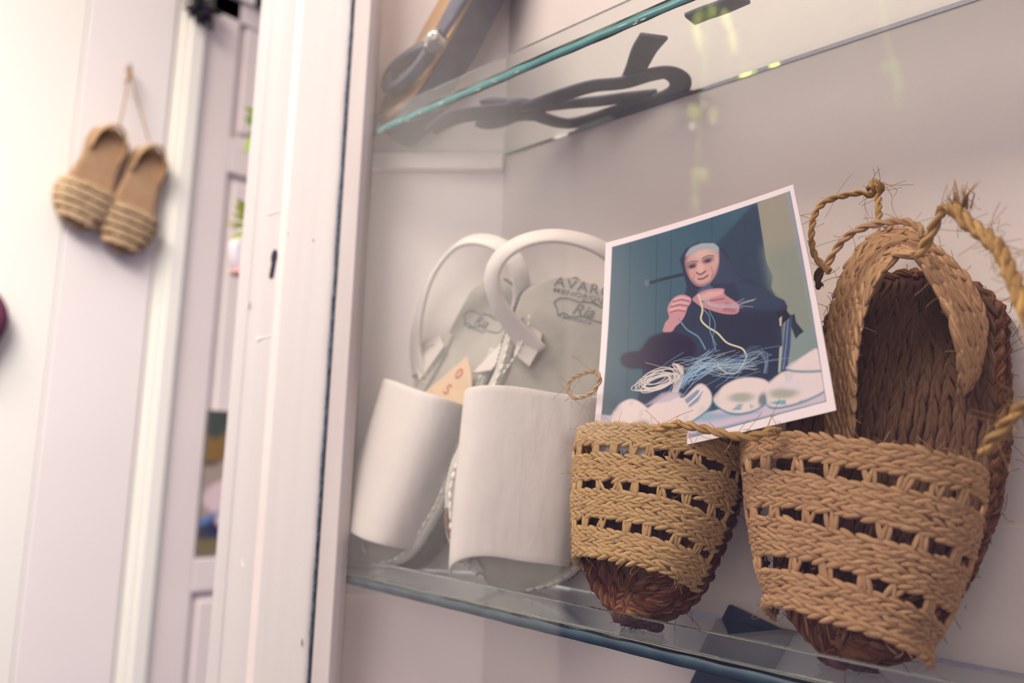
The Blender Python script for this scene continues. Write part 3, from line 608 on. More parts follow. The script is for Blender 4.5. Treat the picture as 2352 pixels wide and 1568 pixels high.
g = MB(); pl = [S2F.px(x, y, .0075) for x, y in ((1217, 748), (1246, 765), (1240, 800), (1216, 842), (1180, 812), (1192, 770))]; poly_plate(g, pl, S2F.n, .003); g.build('strap_patch', M['leather'], t2, smooth=False, bevel=.0006)
g = MB(); poly_plate(g, [S2F.px(x, y, .0040) for x, y in ((1247, 764), (1250, 790), (1240, 822), (1216, 844), (1212, 838), (1236, 800))], S2F.n, .003); g.build('patch_cut_edge', M['raw'], t2, smooth=False)
g = MB(); stitches(g, spline([S2F.px(1216, 722, .0085), S2F.px(1211, 760, .0085), S2F.px(1186, 812, .0085), S2F.px(1168, 840, .0060), S2F.px(1152, 862, .0045)], 40), .0050, .0009, S2F.n); g.build('patch_stitching', M['thread'], t2)
g = MB(); poly_plate(g, [S2F.px(x, y, .0045) for x, y in ((1074, 1296), (1092, 1282), (1112, 1312), (1094, 1314), (1082, 1312))], S2F.n, .002); g.build('thread_end', M['rim'], t2, smooth=False)
for a, b in (((1027, 1165), (1034, 1236)), ((1046, 1268), (1058, 1290))):
    g = MB(); P = [S2F.px(*a, .0022), (S2F.px(*a, .0028) + S2F.px(*b, .0028)) / 2 - S2F.w * .0012, S2F.px(*b, .0022)]; tube(g, spline(P, 14), .0011 + .0012 * np.sin(np.linspace(0.1, 3.0, 14)), 6); g.build('rim_tear', M['raw'], t2)
def wl(fr, x, y): q = fr.loc(fr.px(x, y, .0003)); return q[0], q[1]
def stamp(fr, t, cx, cy, sc, full=True):
    w0, l0 = wl(fr, cx, cy)
    if full:
        words('AVARCA', fr, w0, l0 + .0165 * sc, .0002, .0125 * sc, t, M['ink'], sx=1.18, spacing=1.15); words('MENORQUINA', fr, w0, l0 + .0105 * sc, .0002, .0060 * sc, t, M['ink'], sx=1.45, spacing=1.1)
    words('Ria', fr, w0 - .001 * sc, l0 - .0055 * sc, .0002, .0145 * sc, t, M['ink'], shear=.35, sx=1.1)
    words('MENORCA', fr, w0 - .004 * sc, l0 - .0115 * sc, .0002, .0042 * sc, t, M['ink'], sx=1.3)
    g = MB(); pts = [(-.028, .001), (-.024, .006), (-.016, .0075), (-.006, .0065), (.004, .0082), (.014, .006), (.024, .0065), (.030, .001), (.026, -.006), (.012, -.0075), (0, -.0058), (-.010, -.0082), (-.018, -.0062), (-.021, -.010), (-.024, -.004), (-.028, .001)]
    tube(g, spline([fr.P(w0 + a * sc, l0 + b * sc, .0003) for a, b in pts], 90), .0004 * sc + .0002 * rng.random(90), 4, cap=False)
    for q in range(7): a = -.004 + .004 * q; tube(g, [fr.P(w0 + a * sc, l0 + .0085 * sc, .0003), fr.P(w0 + (a + .003) * sc, l0 + (.0095 - .002 * (q % 2)) * sc, .0003)], .0005 * sc, 4)
    g.build('stamp_outline', M['ink'], t)
stamp(S2F, t2, 1342, 712, .84)

S1F = Fr(onZ(866, 1312, ZL) + [0, -.004, .0065], onY(1150, 640, .450), math.radians(8))
strap1 = [S1F.px(962, 862, .003), S1F.px(955, 800, .010), S1F.px(962, 730, .022), S1F.px(990, 640, .034), S1F.px(1040, 573, .040), S1F.px(1090, 550, .042), S1F.px(1150, 565, .038), S1F.px(1190, 615, .028), S1F.px(1198, 690, .014), S1F.px(1180, 770, .003)]
t1, pts1, hw1, SV1 = avarca(S1F, "cream leather slingback sandal at the shelf's left end, a tan price card inside", S1F.L, .015, .140, .030, .042, strap1, strapdirs(S1F, strap1, S1F.px(1075, 730, .02)), [.019, .018, .0165, .0155, .015, .0145, .014, .014, .014, .015], .004, None, wid=.88, skew=(.022, .010), hv=(.034, .042), shift=-.008, thick=.026)
g = MB(); poly_plate(g, [S1F.px(x, y, .007) for x, y in ((946, 800), (1010, 768), (1018, 796), (962, 876))], S1F.n, .0025); g.build('strap_patch', M['leather'], t1, smooth=False, bevel=.0006)
g = MB(); stitches(g, [S1F.px(950, 812, .008), S1F.px(1008, 782, .008)], .006, .0009, S1F.n); g.build('patch_stitching', M['thread'], t1)
g = MB(); poly_plate(g, [S1F.px(x, y, .006) for x, y in ((1082, 858), (1150, 788), (1170, 800), (1128, 850))], S1F.n, .0025); g.build('strap_patch', M['leather'], t1, smooth=False, bevel=.0006)
stamp(S1F, t1, 1108, 738, .80, False)
tg = MB(); n_ = .014; q_ = [S1F.px(x, y, n_) for x, y in ((975, 900), (1073, 818), (1082, 858), (1086, 935), (1030, 940))]; poly_plate(tg, q_, S1F.n, .0006)
tgo = tag(tg.build('price_card', M['tag'], smooth=False), 'tan price card with red writing tucked into the leftmost sandal', 'price card')
class _F: pass
tf = _F(); tf.O, tf.w, tf.l, tf.n = S1F.px(1047, 868, n_ + .0002), S1F.w, S1F.l, S1F.n
words('0', tf, 0, 0, .0001, .013, tgo, M['redink'], rot=-.3); words('5', tf, -.0045, -.015, .0001, .013, tgo, M['redink'], rot=-.3)

# ------------------------------------------------------------ woven straw slippers
def espadrille(fr, label, pts, L_, vl0, vl1, h0, h1, group, m_v, dl_top=0, hoop=None, rowp=1.0, inset=0, sink=.010, pinch=0, vshift=0, holep=.0135, vw=.003):
    t = thing('woven_straw_slipper', label, 'slipper', fr.O, group)
    l_, h_ = sole_outline(fr, pts, L_)
    def hw(l): return float(np.interp(l, l_, h_))
    # sole: plates of coarse rope following the outline
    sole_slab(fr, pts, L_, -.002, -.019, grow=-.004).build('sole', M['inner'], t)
    so = MB()
    for k, nn in enumerate((-.0185, -.0135, -.0085, -.0035)):
        P = outline_path(fr, pts, L_, nn, -.003 + .0012 * math.sin(k * 2)); rope(so, P, .0036, pitch=.016, strands=2, jit=.25, seg=7)
    P = outline_path(fr, pts, L_, -.0185, -.012); rope(so, P, .0048, pitch=.02, strands=2, jit=.25, seg=7)
    for k, (ins_, nn, a_, b_) in enumerate(((-.0045, .0015, .0, .060), (-.013, .0010, .004, .05), (-.021, .0006, .012, .045))):
        l1, h1_ = sole_outline(fr, pts, L_, 60, ins_); l1 = l1 - ins_ * .2; sel = (l1 >= a_) & (l1 <= b_); A1 = [fr.P(-b, a, nn) for a, b in zip(l1[sel][::-1], h1_[sel][::-1])]; B1 = [fr.P(b, a, nn) for a, b in zip(l1[sel], h1_[sel])]
        if len(A1) > 3: rope(so, A1 + B1[1:], .0048 - .0004 * k, pitch=.017, strands=3, jit=.3, seg=7)
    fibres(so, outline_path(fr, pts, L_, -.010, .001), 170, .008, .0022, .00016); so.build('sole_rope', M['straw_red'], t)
    # insole of long braids running from toe to heel
    ins = MB(); nb = 16
    def SI(u, v):
        l = .006 + (L_ - .012) * v; h = max(hw(l) - .004, .001); return fr.P(h * (2 * u - 1), l, -.0018 + .0015 * (2 * u - 1) ** 2)
    for k in range(nb): braid_row(ins, SI, (k + .5) / nb, .0056, .0088, 1, u0=.02, u1=.985, hfac=.85, ang=9, along_v=True)
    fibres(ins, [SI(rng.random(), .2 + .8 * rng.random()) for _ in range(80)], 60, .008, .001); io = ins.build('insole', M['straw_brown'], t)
    # vamp
    def S(u, v):
        l = vl0 + (vl1 - vl0) * v + .006 * math.sin(math.pi * u) * (1 - v) + dl_top * (u - .5) * v
        h = hw(min(max(l, .02), .16)) + vw; c = math.cos(math.pi * u); H = h0 + (h1 - h0) * v
        h *= 1 - pinch * (1 - v)
        return fr.P(vshift * v - h * math.copysign(abs(c) ** .74, c), l, -sink + (H + sink) * max(0, math.sin(math.pi * u)) ** .66)
    W = vl1 - vl0; rw = .0047 * rowp; gap = .0062; bands = [4, 4, 4, 3]; tot = sum(bands) * rw * .93 + gap * 3; kk = W / tot; v = 0; va = MB(); bk = MB(); rows = []
    for bi, nb_ in enumerate(bands):
        v0 = v
        for r in range(nb_):
            braid_row(va, S, min(1, v + rw * .93 * kk / W / 2), rw * kk, .0062 * rowp, -1, ang=17, wob=.006, hfac=.72 if (bi, r) != (0, 0) else .95); v += rw * .93 * kk / W
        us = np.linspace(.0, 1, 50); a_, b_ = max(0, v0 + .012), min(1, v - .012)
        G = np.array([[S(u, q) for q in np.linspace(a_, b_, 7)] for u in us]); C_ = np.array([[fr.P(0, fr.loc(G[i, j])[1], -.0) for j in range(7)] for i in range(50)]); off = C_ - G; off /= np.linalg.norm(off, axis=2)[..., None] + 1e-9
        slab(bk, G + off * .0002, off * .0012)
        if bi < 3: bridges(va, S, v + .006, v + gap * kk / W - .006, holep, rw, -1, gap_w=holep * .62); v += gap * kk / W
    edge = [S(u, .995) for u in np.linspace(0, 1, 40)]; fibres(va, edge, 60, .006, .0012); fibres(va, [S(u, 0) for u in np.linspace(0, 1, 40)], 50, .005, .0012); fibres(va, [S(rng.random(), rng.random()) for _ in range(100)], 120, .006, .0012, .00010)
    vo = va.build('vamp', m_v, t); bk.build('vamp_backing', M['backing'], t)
    if hoop:
        outer, inner = [np.array(spline(q, 60)) for q in hoop]
        def SH(u, v):
            i = u * 59; a = int(min(58, i)); f_ = i - a; o_ = outer[a] * (1 - f_) + outer[a + 1] * f_; n_ = inner[a] * (1 - f_) + inner[a + 1] * f_
            b_ = unit(np.cross(outer[min(a + 1, 59)] - outer[max(a - 1, 0)], n_ - o_)); return o_ * (1 - v) + n_ * v + b_ * .0015 * math.sin(math.pi * v)
        hb = MB(); nr = 5
        for side in (1, -1):
            for k in range(nr): braid_row(hb, (lambda u, v, s=side: SH(u, v)), (k + .5) / nr, .0056, .0085, side, hfac=.5, ang=22)
        G = np.array([[SH(u, q) for q in np.linspace(.05, .95, 7)] for u in np.linspace(0, 1, 50)]); g = MB(); slab(g, G, np.array([0, .0001, .0])); 
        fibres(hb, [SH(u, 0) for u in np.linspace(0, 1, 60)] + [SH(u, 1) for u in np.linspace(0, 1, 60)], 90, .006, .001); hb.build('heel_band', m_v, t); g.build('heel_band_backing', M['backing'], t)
    return t, S, hw
E2F = Fr(onZ(1925, 1545, ZL) + [0, .000, .0055], onY(2105, 622, .449), math.radians(4))
EP2 = [(0, .016), (.012, .028), (.03, .038), (.06, .047), (.09, .0525), (.12, .0525), (.15, .049), (.18, .044), (.21, .040), (.23, .035)]
def H2(l): return [E2F.px(x, y, n) for x, y, n in l]
hoop2 = (H2([(1900, 1050, -.004), (1897, 930, .004), (1899, 800, .010), (1915, 690, .016), (1955, 590, .022), (2025, 528, .026), (2095, 530, .024), (2165, 580, .018), (2225, 640, .012), (2262, 730, .006), (2256, 830, .0), (2240, 900, -.004)]),
         H2([(1955, 1040, .014), (1960, 930, .022), (1968, 800, .028), (1990, 700, .034), (2020, 640, .040), (2065, 592, .044), (2112, 600, .044), (2150, 660, .040), (2185, 740, .036), (2202, 820, .030), (2208, 870, .022), (2208, 900, .012)]))
e2, SE2, hwe2 = espadrille(E2F, 'large tan woven straw slipper at the right, its brown insole and heel band showing', EP2, E2F.L, .010, .098, .028, .043, None, M['straw_tan'], dl_top=.010, vshift=-.010, holep=.0155, vw=.006, hoop=hoop2)
E1F = Fr(onZ(1436, 1450, ZL) + [0, .0, .007], onY(1590, 650, .446), math.radians(0))
EP1 = [(0, .014), (.012, .026), (.03, .036), (.06, .044), (.09, .048), (.12, .046), (.15, .042), (.18, .040), (.21, .037), (.225, .033)]
def H1(l): return [E1F.px(x, y, n) for x, y, n in l]
hoop1 = (H1([(1480, 960, -.002), (1450, 880, .002), (1440, 800, .004), (1460, 720, .008), (1530, 650, .010), (1600, 640, .010), (1680, 680, .008), (1720, 760, .004), (1715, 850, -.001)]),
         H1([(1510, 950, .008), (1492, 880, .012), (1490, 800, .016), (1510, 740, .018), (1550, 705, .020), (1600, 700, .020), (1650, 730, .018), (1672, 790, .014), (1670, 850, .008)]))
e1, SE1, hwe1 = espadrille(E1F, 'golden woven straw slipper with the snapshot tucked in it, third in the row', [(a, b * 1.06) for a, b in EP1], E1F.L * .96, .022, .103, .026, .040, None, M['straw'], hoop=hoop1)

# ------------------------------------------------------------ twine
def twine(name, lab, pts, R, fib=0, mat_='twine', **k):
    g = MB(); rope(g, pts, R, **k)
    if fib: fibres(g, spline(pts, 60), fib, .010, R * .7, .00013)
    o = g.build(name, M[mat_]); tag(o, lab, 'twine'); return o
YW = .462
lp = twine('twine_loop', 'thin twine loop knotted above the heel of the large right slipper', [onY(2019, 512, .420), onY(2018, 470, .428), onY(2014, 436, .435), onY(2003, 448, .434), onY(1973, 443, .43), onY(1913, 456, .422), onY(1882, 475, .416), onY(1867, 510, .410), onY(1865, 562, .404), onY(1878, 597, .400), onY(1906, 624, .398)], .0019, 30)
g = MB(); kc_ = onY(2011, 430, .433)
for r_, ax in ((.0036, (1, 0, .4)), (.0032, (0, 1, 1)), (.003, (.4, .2, 1))):
    ax = unit(ax); a_ = unit(np.cross(ax, [.1, .9, .3])); b_ = np.cross(ax, a_); rope(g, [kc_ + a_ * r_ * math.cos(x) + b_ * r_ * math.sin(x) for x in np.linspace(0, 5.6, 9)], .0019)
fibres(g, [kc_], 10, .008, .002); g.build('knot', M['twine'], lp)
g = MB(); tube(g, spline([kc_ + [.004, 0, .002], onY(2040, 424, .43), onY(2060, 436, .43), onY(2052, 452, .43)], 16), .00018, 4); tube(g, spline([onY(2036, 428, .43), onY(2046, 446, .43), onY(2050, 458, .43)], 10), .00015, 4); g.build('loose_fibre', M['twine'], lp)
twine('binding_cord', 'cord laid along the top edge of the right slipper heel band', [onY(1898, 612, .402), onY(1925, 566, .403), onY(1960, 533, .404), onY(2012, 514, .405), onY(2070, 508, .405), onY(2108, 519, .404), onY(2122, 545, .402)], .0021, 20, 'straw_tan')
fo = twine('frayed_cord', 'thick frayed cord rising from the right slipper heel and leaving the frame at the right', [onY(2186, 474, .385), onY(2218, 508, .382), onY(2255, 535, .378), onY(2290, 565, .372), onY(2314, 610, .366), onY(2335, 662, .360), onY(2356, 712, .356), onY(2420, 860, .352), onY(2470, 1010, .35)], .0034, 150, strands=3, jit=.3)
g = MB(); rope(g, [onY(2108, 590, .396), onY(2128, 556, .394), onY(2142, 530, .392), (onY(2158, 492, .389)), onY(2172, 476, .387), onY(2190, 474, .385)], .0026, strands=2, jit=.25); fibres(g, [onY(2186, 472, .385), onY(2210, 470, .385), onY(2160, 490, .386)], 30, .009, .003); g.build('thin_end', M['twine'], fo)
g = MB()
for q in range(16):
    d = unit(np.array([.3 * rng.standard_normal(), .2 * rng.standard_normal(), 1])); p = onY(2206, 480, .385) + rng.standard_normal(3) * .0015; tube(g, [p, p + d * .007, p + d * .012 + [.003 * rng.standard_normal(), 0, 0]], [.0005, .0003, .0001], 4)
g.build('frayed_tuft', M['twine'], fo)
twine('side_cord', 'cord tied at the right rim of the large right slipper, leaving the frame', [onY(2258, 1042, .385), onY(2280, 1008, .382), onY(2310, 975, .378), onY(2345, 938, .374), onY(2400, 900, .370), onY(2470, 880, .368)], .0029, 80, strands=2, jit=.25)
twine('rim_cord', 'cord running from the golden slipper rim to the right slipper under the snapshot', [onY(1512, 986, .366), onY(1534, 978, .364), onY(1560, 974, .364), (onY(1615, 984, .364)), onY(1673, 998, .365), onY(1723, 1003, .366), onY(1765, 992, .368), onY(1790, 990, .372)], .0025, 30)
twine('twine_ring', 'small golden twine ring hanging before the second sandal beside the snapshot', [onY(x, y, .372) for x, y in ((1370, 853), (1378, 871), (1363, 898), (1340, 910), (1320, 913), (1307, 900), (1309, 874), (1340, 856), (1368, 852))], .0015, 16)
twine('twine_end', 'short dark twine end between the snapshot and the right slipper heel band', [onY(1892, 612, .415), onY(1882, 626, .413), onY(1878, 645, .412), onY(1884, 660, .414)], .0024, 8, 'straw_brown')

# ------------------------------------------------------------ snapshot of an old woman working straw (a colour print with white border)
CN = np.array([(112, 385), (1148, 65), (1388, 1312), (30, 1612)], float)      # corners of the print, clockwise from top left, in tracing units
def homog(src, dst):
    A = []
    for (x, y), (X, Y_) in zip(src, dst): A += [[x, y, 1, 0, 0, 0, -X * x, -X * y, -X], [0, 0, 0, x, y, 1, -Y_ * x, -Y_ * y, -Y_]]
    return np.linalg.svd(np.array(A))[2][-1].reshape(3, 3)
HM = homog([(0, 0), (1, 0), (1, 1), (0, 1)], CN)
def inside(X, Y_, poly, soft):
    """soft mask of a polygon"""
    P = np.array(poly, float); d2 = np.full(X.shape, 1e9); ins = np.zeros(X.shape, bool)
    for (x0, y0), (x1, y1) in zip(P, np.roll(P, -1, 0)):
        ex, ey = x1 - x0, y1 - y0; t = np.clip(((X - x0) * ex + (Y_ - y0) * ey) / (ex * ex + ey * ey + 1e-9), 0, 1); d2 = np.minimum(d2, (X - x0 - t * ex) ** 2 + (Y_ - y0 - t * ey) ** 2)
        if abs(ey) > 1e-9: ins ^= ((y0 > Y_) != (y1 > Y_)) & (X < ex * (Y_ - y0) / ey + x0)
    d = np.sqrt(d2) * np.where(ins, -1, 1); return sm(-d, -soft, soft)
def stroke(X, Y_, pts, wdt, soft=2):
    P = spline([(a, b, 0) for a, b in pts], max(8, len(pts) * 6))[:, :2]; d2 = np.full(X.shape, 1e9)
    x0_, x1_, y0_, y1_ = P[:, 0].min() - wdt * 2 - 9, P[:, 0].max() + wdt * 2 + 9, P[:, 1].min() - wdt * 2 - 9, P[:, 1].max() + wdt * 2 + 9
    sel = (X > x0_) & (X < x1_) & (Y_ > y0_) & (Y_ < y1_); xs, ys = X[sel], Y_[sel]; dd = np.full(xs.shape, 1e9)
    for (x0, y0), (x1, y1) in zip(P[:-1], P[1:]):
        ex, ey = x1 - x0, y1 - y0; t = np.clip(((xs - x0) * ex + (ys - y0) * ey) / (ex * ex + ey * ey + 1e-9), 0, 1); dd = np.minimum(dd, (xs - x0 - t * ex) ** 2 + (ys - y0 - t * ey) ** 2)
    out = np.zeros(X.shape); out[sel] = 1 - sm(np.sqrt(dd), wdt / 2 - soft / 2, wdt / 2 + soft); return out
def print_fn(u, v):
    q = HM @ np.stack([u.ravel(), v.ravel(), np.ones(u.size)]); X = (q[0] / q[2]).reshape(u.shape); Y_ = (q[1] / q[2]).reshape(u.shape)
    C = np.zeros(u.shape + (3,)) + lin((46, 84, 104)); nz = fnoise(u, v, 9, 1); nf = fnoise(u, v, 60, 2)
    def put(m, c, op=1.0):
        nonlocal C; m = (m * op)[..., None]; C = C * (1 - m) + lin(c) * m
    def rnd(p): q_ = spline([(a, b, 0) for a, b in list(p) + [p[0], p[1]]], len(p) * 5)[:, :2]; return q_
    pg = lambda p, c, s=4, op=1.0: put(inside(X, Y_, p, s), c, op)
    pr_ = lambda p, c, s=4, op=1.0: put(inside(X, Y_, rnd(p), s), c, op)
    el = lambda cx, cy, rx, ry, c, s=.12, op=1.0, a=0: put(1 - sm(np.hypot(((X - cx) * math.cos(a) + (Y_ - cy) * math.sin(a)) / rx, (-(X - cx) * math.sin(a) + (Y_ - cy) * math.cos(a)) / ry), 1 - s, 1 + s), c, op)
    st = lambda p, w_, c, op=1.0, s=2: put(stroke(X, Y_, p, w_, s), c, op)
    put(sm(nz, -.4, .5), (60, 96, 112), .6); put(sm(Y_ / 1500 + nz * .1, .1, .5) * sm(-X, -700, -200), (66, 92, 104), .5)
    for x in (245, 400, 482, 705, 880): st([(x + 18, 200), (x, 700), (x - 14, 1250)], 5, (34, 62, 84), .6, 4)
    pg([(940, 160), (970, 160), (1000, 420), (1035, 560), (1100, 660), (1060, 1060), (700, 1000), (740, 350)], (34, 52, 78), 14, .85)
    pg([(966, 150), (1145, 80), (1345, 1010), (1120, 1062), (1088, 1062), (1098, 720), (1030, 565), (1038, 510), (1004, 430)], (150, 146, 132), 4)
    pg([(1000, 380), (1180, 330), (1345, 1010), (1120, 1062), (1095, 720), (1030, 565)], (128, 140, 130), 60, .8)
    pg([(1118, 90), (1150, 80), (1350, 1010), (1290, 1010)], (134, 156, 190), 22, .75); pg([(1090, 800), (1290, 800), (1300, 1010), (1100, 1060)], (120, 146, 150), 40, .6)
    # chair back and figure in black
    pg([(1180, 830), (1160, 855), (1140, 800), (1110, 730), (1150, 712), (1160, 760), (1200, 815)], (32, 44, 62), 5)
    pg([(540, 430), (575, 375), (640, 343), (725, 340), (790, 375), (820, 430), (840, 490), (890, 512), (985, 555), (1040, 610), (1095, 635), (1114, 670), (1108, 705), (1078, 720), (1090, 880), (1078, 1075), (620, 1250), (300, 1220), (330, 1000), (450, 800), (500, 740), (560, 640), (575, 560)], (34, 46, 74), 6)
    pg([(760, 380), (830, 450), (850, 500), (890, 515), (800, 545), (720, 545), (745, 470)], (50, 64, 92), 8, .8); pg([(820, 520), (990, 560), (1100, 650), (1060, 690), (880, 680), (860, 600)], (44, 62, 88), 20, .8)
    pg([(700, 700), (1070, 700), (1070, 1000), (760, 980)], (28, 36, 64), 40, .9); pg([(450, 820), (700, 760), (760, 960), (520, 1200), (300, 1200)], (36, 50, 84), 30, .7)
    st([(360, 557), (450, 530), (560, 502)], 15, (32, 46, 66)); el(350, 556, 14, 16, (90, 112, 122), .4)
    # face
    pr_([(566, 440), (576, 398), (610, 365), (660, 350), (720, 345), (752, 362), (758, 420), (747, 480), (720, 528), (684, 556), (640, 562), (604, 540), (578, 496)], (150, 112, 118), 4)
    pr_([(580, 440), (592, 405), (650, 372), (725, 366), (745, 400), (742, 465), (712, 520), (676, 545), (640, 548), (606, 525), (588, 485)], (198, 158, 152), 9)
    pg([(572, 412), (600, 372), (660, 347), (730, 344), (756, 365), (752, 392), (700, 366), (640, 378), (600, 402)], (150, 170, 178), 6); el(668, 400, 46, 20, (214, 178, 168), .5, .7, -.25)
    for cx, cy in ((608, 458), (694, 428)): el(cx, cy, 32, 15, (104, 78, 92), .5, .85, -.3); el(cx, cy + 3, 15, 6, (40, 34, 56), .5, .9, -.3); st([(cx - 30, cy - 8), (cx, cy - 22), (cx + 32, cy - 22)], 5, (96, 84, 96), .8)
    el(652, 466, 18, 28, (216, 170, 158), .5, .9, -.2); st([(632, 492), (652, 500), (680, 484)], 7, (116, 74, 84), .9, 4); st([(640, 524), (668, 520), (694, 504)], 6, (104, 58, 74), .95, 3); st([(618, 508), (612, 530), (626, 546)], 5, (150, 108, 112), .7, 4); st([(712, 462), (722, 488), (712, 512)], 5, (154, 112, 114), .7, 4)
    el(612, 500, 18, 14, (206, 140, 138), .6, .6); el(704, 474, 18, 14, (206, 144, 140), .6, .6); el(746, 420, 8, 30, (206, 168, 160), .4, .7)
    pg([(636, 585), (690, 545), (718, 560), (715, 590), (660, 605)], (78, 100, 128), 8, .7)
    # hands
    pr_([(440, 806), (452, 760), (476, 728), (466, 690), (480, 650), (512, 618), (556, 606), (598, 622), (596, 650), (580, 672), (566, 712), (540, 752), (512, 776), (488, 806)], (194, 142, 148), 4)
    for p in ([(500, 645), (545, 632), (590, 640)], [(486, 672), (535, 660), (580, 664)], [(480, 702), (525, 690), (566, 694)]): st(p, 5, (140, 80, 104), .8, 3)
    for p in ([(510, 632), (548, 620), (588, 628)], [(494, 660), (535, 647), (580, 652)], [(484, 688), (525, 676), (566, 680)]): st(p, 7, (222, 182, 178), .7, 5)
    pr_([(606, 628), (640, 596), (700, 574), (778, 570), (784, 600), (842, 640), (863, 668), (850, 702), (800, 706), (745, 696), (660, 668), (630, 650)], (186, 134, 142), 4)
    pg([(640, 610), (700, 584), (770, 578), (772, 600), (700, 622), (650, 636)], (216, 174, 168), 8, .8); st([(655, 640), (720, 632), (780, 622)], 8, (132, 80, 104), .7, 4); pg([(790, 640), (850, 672), (840, 700), (770, 690)], (160, 96, 116), 8, .7)
    # blurred dark bag
    el(480, 900, 150, 92, (30, 20, 58), .12); el(430, 960, 150, 88, (30, 20, 58), .14); el(270, 970, 78, 50, (30, 20, 58), .2)
    # chair post
    pg([(1108, 700), (1136, 720), (1134, 900), (1122, 1045), (1090, 1050), (1098, 860)], (58, 74, 112), 4); st([(1118, 740), (1112, 880), (1102, 1030)], 5, (120, 140, 170), .8, 3); pg([(1060, 700), (1110, 690), (1130, 730), (1096, 760), (1074, 790)], (20, 26, 48), 4)
    pg([(1072, 735), (1086, 722), (1084, 775), (1076, 780)], (188, 184, 160), 3); pg([(1078, 900), (1092, 890), (1086, 1050), (1076, 1050)], (170, 182, 166), 3, .9)
    # table
    pg([(60, 1292), (360, 1310), (640, 1300), (1000, 1200), (1360, 1110), (1400, 1320), (0, 1640)], (196, 186, 204), 8); pg([(560, 1400), (900, 1330), (1340, 1215), (1345, 1262), (900, 1385), (560, 1480)], (208, 190, 198), 20, .8)
    pg([(600, 1425), (900, 1350), (1340, 1245), (1345, 1300), (700, 1480)], (98, 146, 172), 14, .85); pg([(640, 1270), (760, 1290), (1000, 1290), (700, 1340), (580, 1330)], (128, 168, 190), 20, .8)
    # white woven shoes
    for p in ([(148, 1300), (190, 1232), (260, 1196), (330, 1225), (372, 1290), (300, 1400), (160, 1405)], [(256, 1400), (280, 1320), (350, 1260), (440, 1190), (520, 1150), (560, 1190), (650, 1104), (706, 1140), (724, 1200), (700, 1262), (600, 1345), (500, 1408), (300, 1440)], [(732, 1200), (780, 1125), (860, 1080), (940, 1074), (1020, 1100), (1040, 1180), (985, 1262), (880, 1294), (790, 1268)], [(1014, 1130), (1080, 1062), (1160, 1036), (1320, 1030), (1345, 1150), (1240, 1225), (1120, 1262), (1040, 1258), (1012, 1200)], [(1120, 1030), (1200, 960), (1290, 915), (1330, 1040)]):
        pr_([(a, b + 14) for a, b in p], (64, 122, 146), 9, .85); pr_(p, (222, 208, 206), 9)
    pg([(570, 1200), (640, 1140), (672, 1150), (650, 1210), (600, 1250)], (96, 130, 164), 8, .8); st([(590, 1230), (640, 1180), (666, 1140)], 9, (226, 216, 212)); pg([(440, 1160), (520, 1140), (560, 1170), (480, 1210), (350, 1230)], (186, 176, 190), 12, .8)
    for cx, cy, rx, ry in ((885, 1195, 66, 30), (1110, 1180, 74, 34), (330, 1365, 50, 40), (200, 1370, 50, 34)): el(cx, cy, rx, ry, (140, 152, 140), .5, .75)
    for cx, cy, rx, ry in ((880, 1255, 80, 22), (1130, 1238, 100, 18), (440, 1395, 130, 22), (210, 1400, 70, 18)): put((1 - sm(np.hypot((X - cx) / rx, (Y_ - cy) / ry), .5, 1.2)) * sm(nf + .1, 0, .3), (84, 156, 172), .85)
    put(sm(nf, .15, .5) * sm(C.sum(-1), 1.2, 2.2), (176, 190, 196), .45); el(1000, 1215, 22, 40, (44, 92, 112), .6, .8); el(1160, 1130, 80, 30, (214, 206, 216), .6, .7)
    # straw threads
    r = np.random.default_rng(4); pale = (206, 204, 190); blu = (132, 170, 200)
    st([(640, 606), (662, 680), (654, 735), (690, 775), (745, 810), (800, 866), (880, 900), (906, 945)], 8, (206, 204, 168), 1, 3); st([(906, 945), (884, 1000), (850, 1044), (800, 1040), (750, 1000)], 6, (190, 200, 190), .9)
    st([(530, 735), (575, 790), (640, 832), (680, 900)], 7, (110, 146, 164), .8, 4); st([(700, 690), (732, 760), (720, 840), (738, 910)], 4, (110, 146, 174), .8); st([(664, 676), (700, 720), (705, 800), (740, 880)], 4, (120, 158, 184), .8)
    for k in range(75):
        c = np.array([760 + 95 * r.standard_normal(), 995 + 26 * r.standard_normal()]); a = r.random() * .9 - .7; L_ = 60 + 110 * r.random(); d = np.array([math.cos(a), math.sin(a)]); nn = np.array([-d[1], d[0]]) * 40 * r.standard_normal()
        st([tuple(c - d * L_), tuple(c + nn * .6), tuple(c + d * L_ * .8 + nn * .3)], 2.4, blu if k % 4 else pale, .5, 2)
    for k in range(22):
        c = np.array([600 + 30 * r.standard_normal(), 1060 + 30 * r.standard_normal()]); st([tuple(c + [-50, 70]), tuple(c), tuple(c + [110, -70 + 20 * r.standard_normal()])], 3, (150, 184, 212), .6, 2)
    for k in range(13):
        cx, cy = 420 + 22 * r.standard_normal(), 1085 + 12 * r.standard_normal(); rx, ry = 60 + 75 * r.random(), 24 + 34 * r.random(); a0 = -.35 + .1 * r.standard_normal(); ts = np.linspace(0, 6.28, 12)
        st([(cx + rx * math.cos(t) * math.cos(a0) - ry * math.sin(t) * math.sin(a0), cy + rx * math.cos(t) * math.sin(a0) + ry * math.sin(t) * math.cos(a0)) for t in ts], 4, (214, 206, 200), .85, 2)
    for k in range(6): st([(500 + 6 * k, 1150), (520 + 8 * k, 1040), (500 + 14 * r.standard_normal(), 985), (560, 1000 + 10 * k)], 4, (214, 206, 200), .8)
    for k in range(9): st([(640 + 8 * k, 620), (700 + 20 * r.random(), 640 + 30 * r.random()), (780 + 30 * r.random(), 650 + 20 * r.random()), (850 + 130 * r.random(), 600 + 90 * r.random())], 2.4, (182, 176, 186), .6)
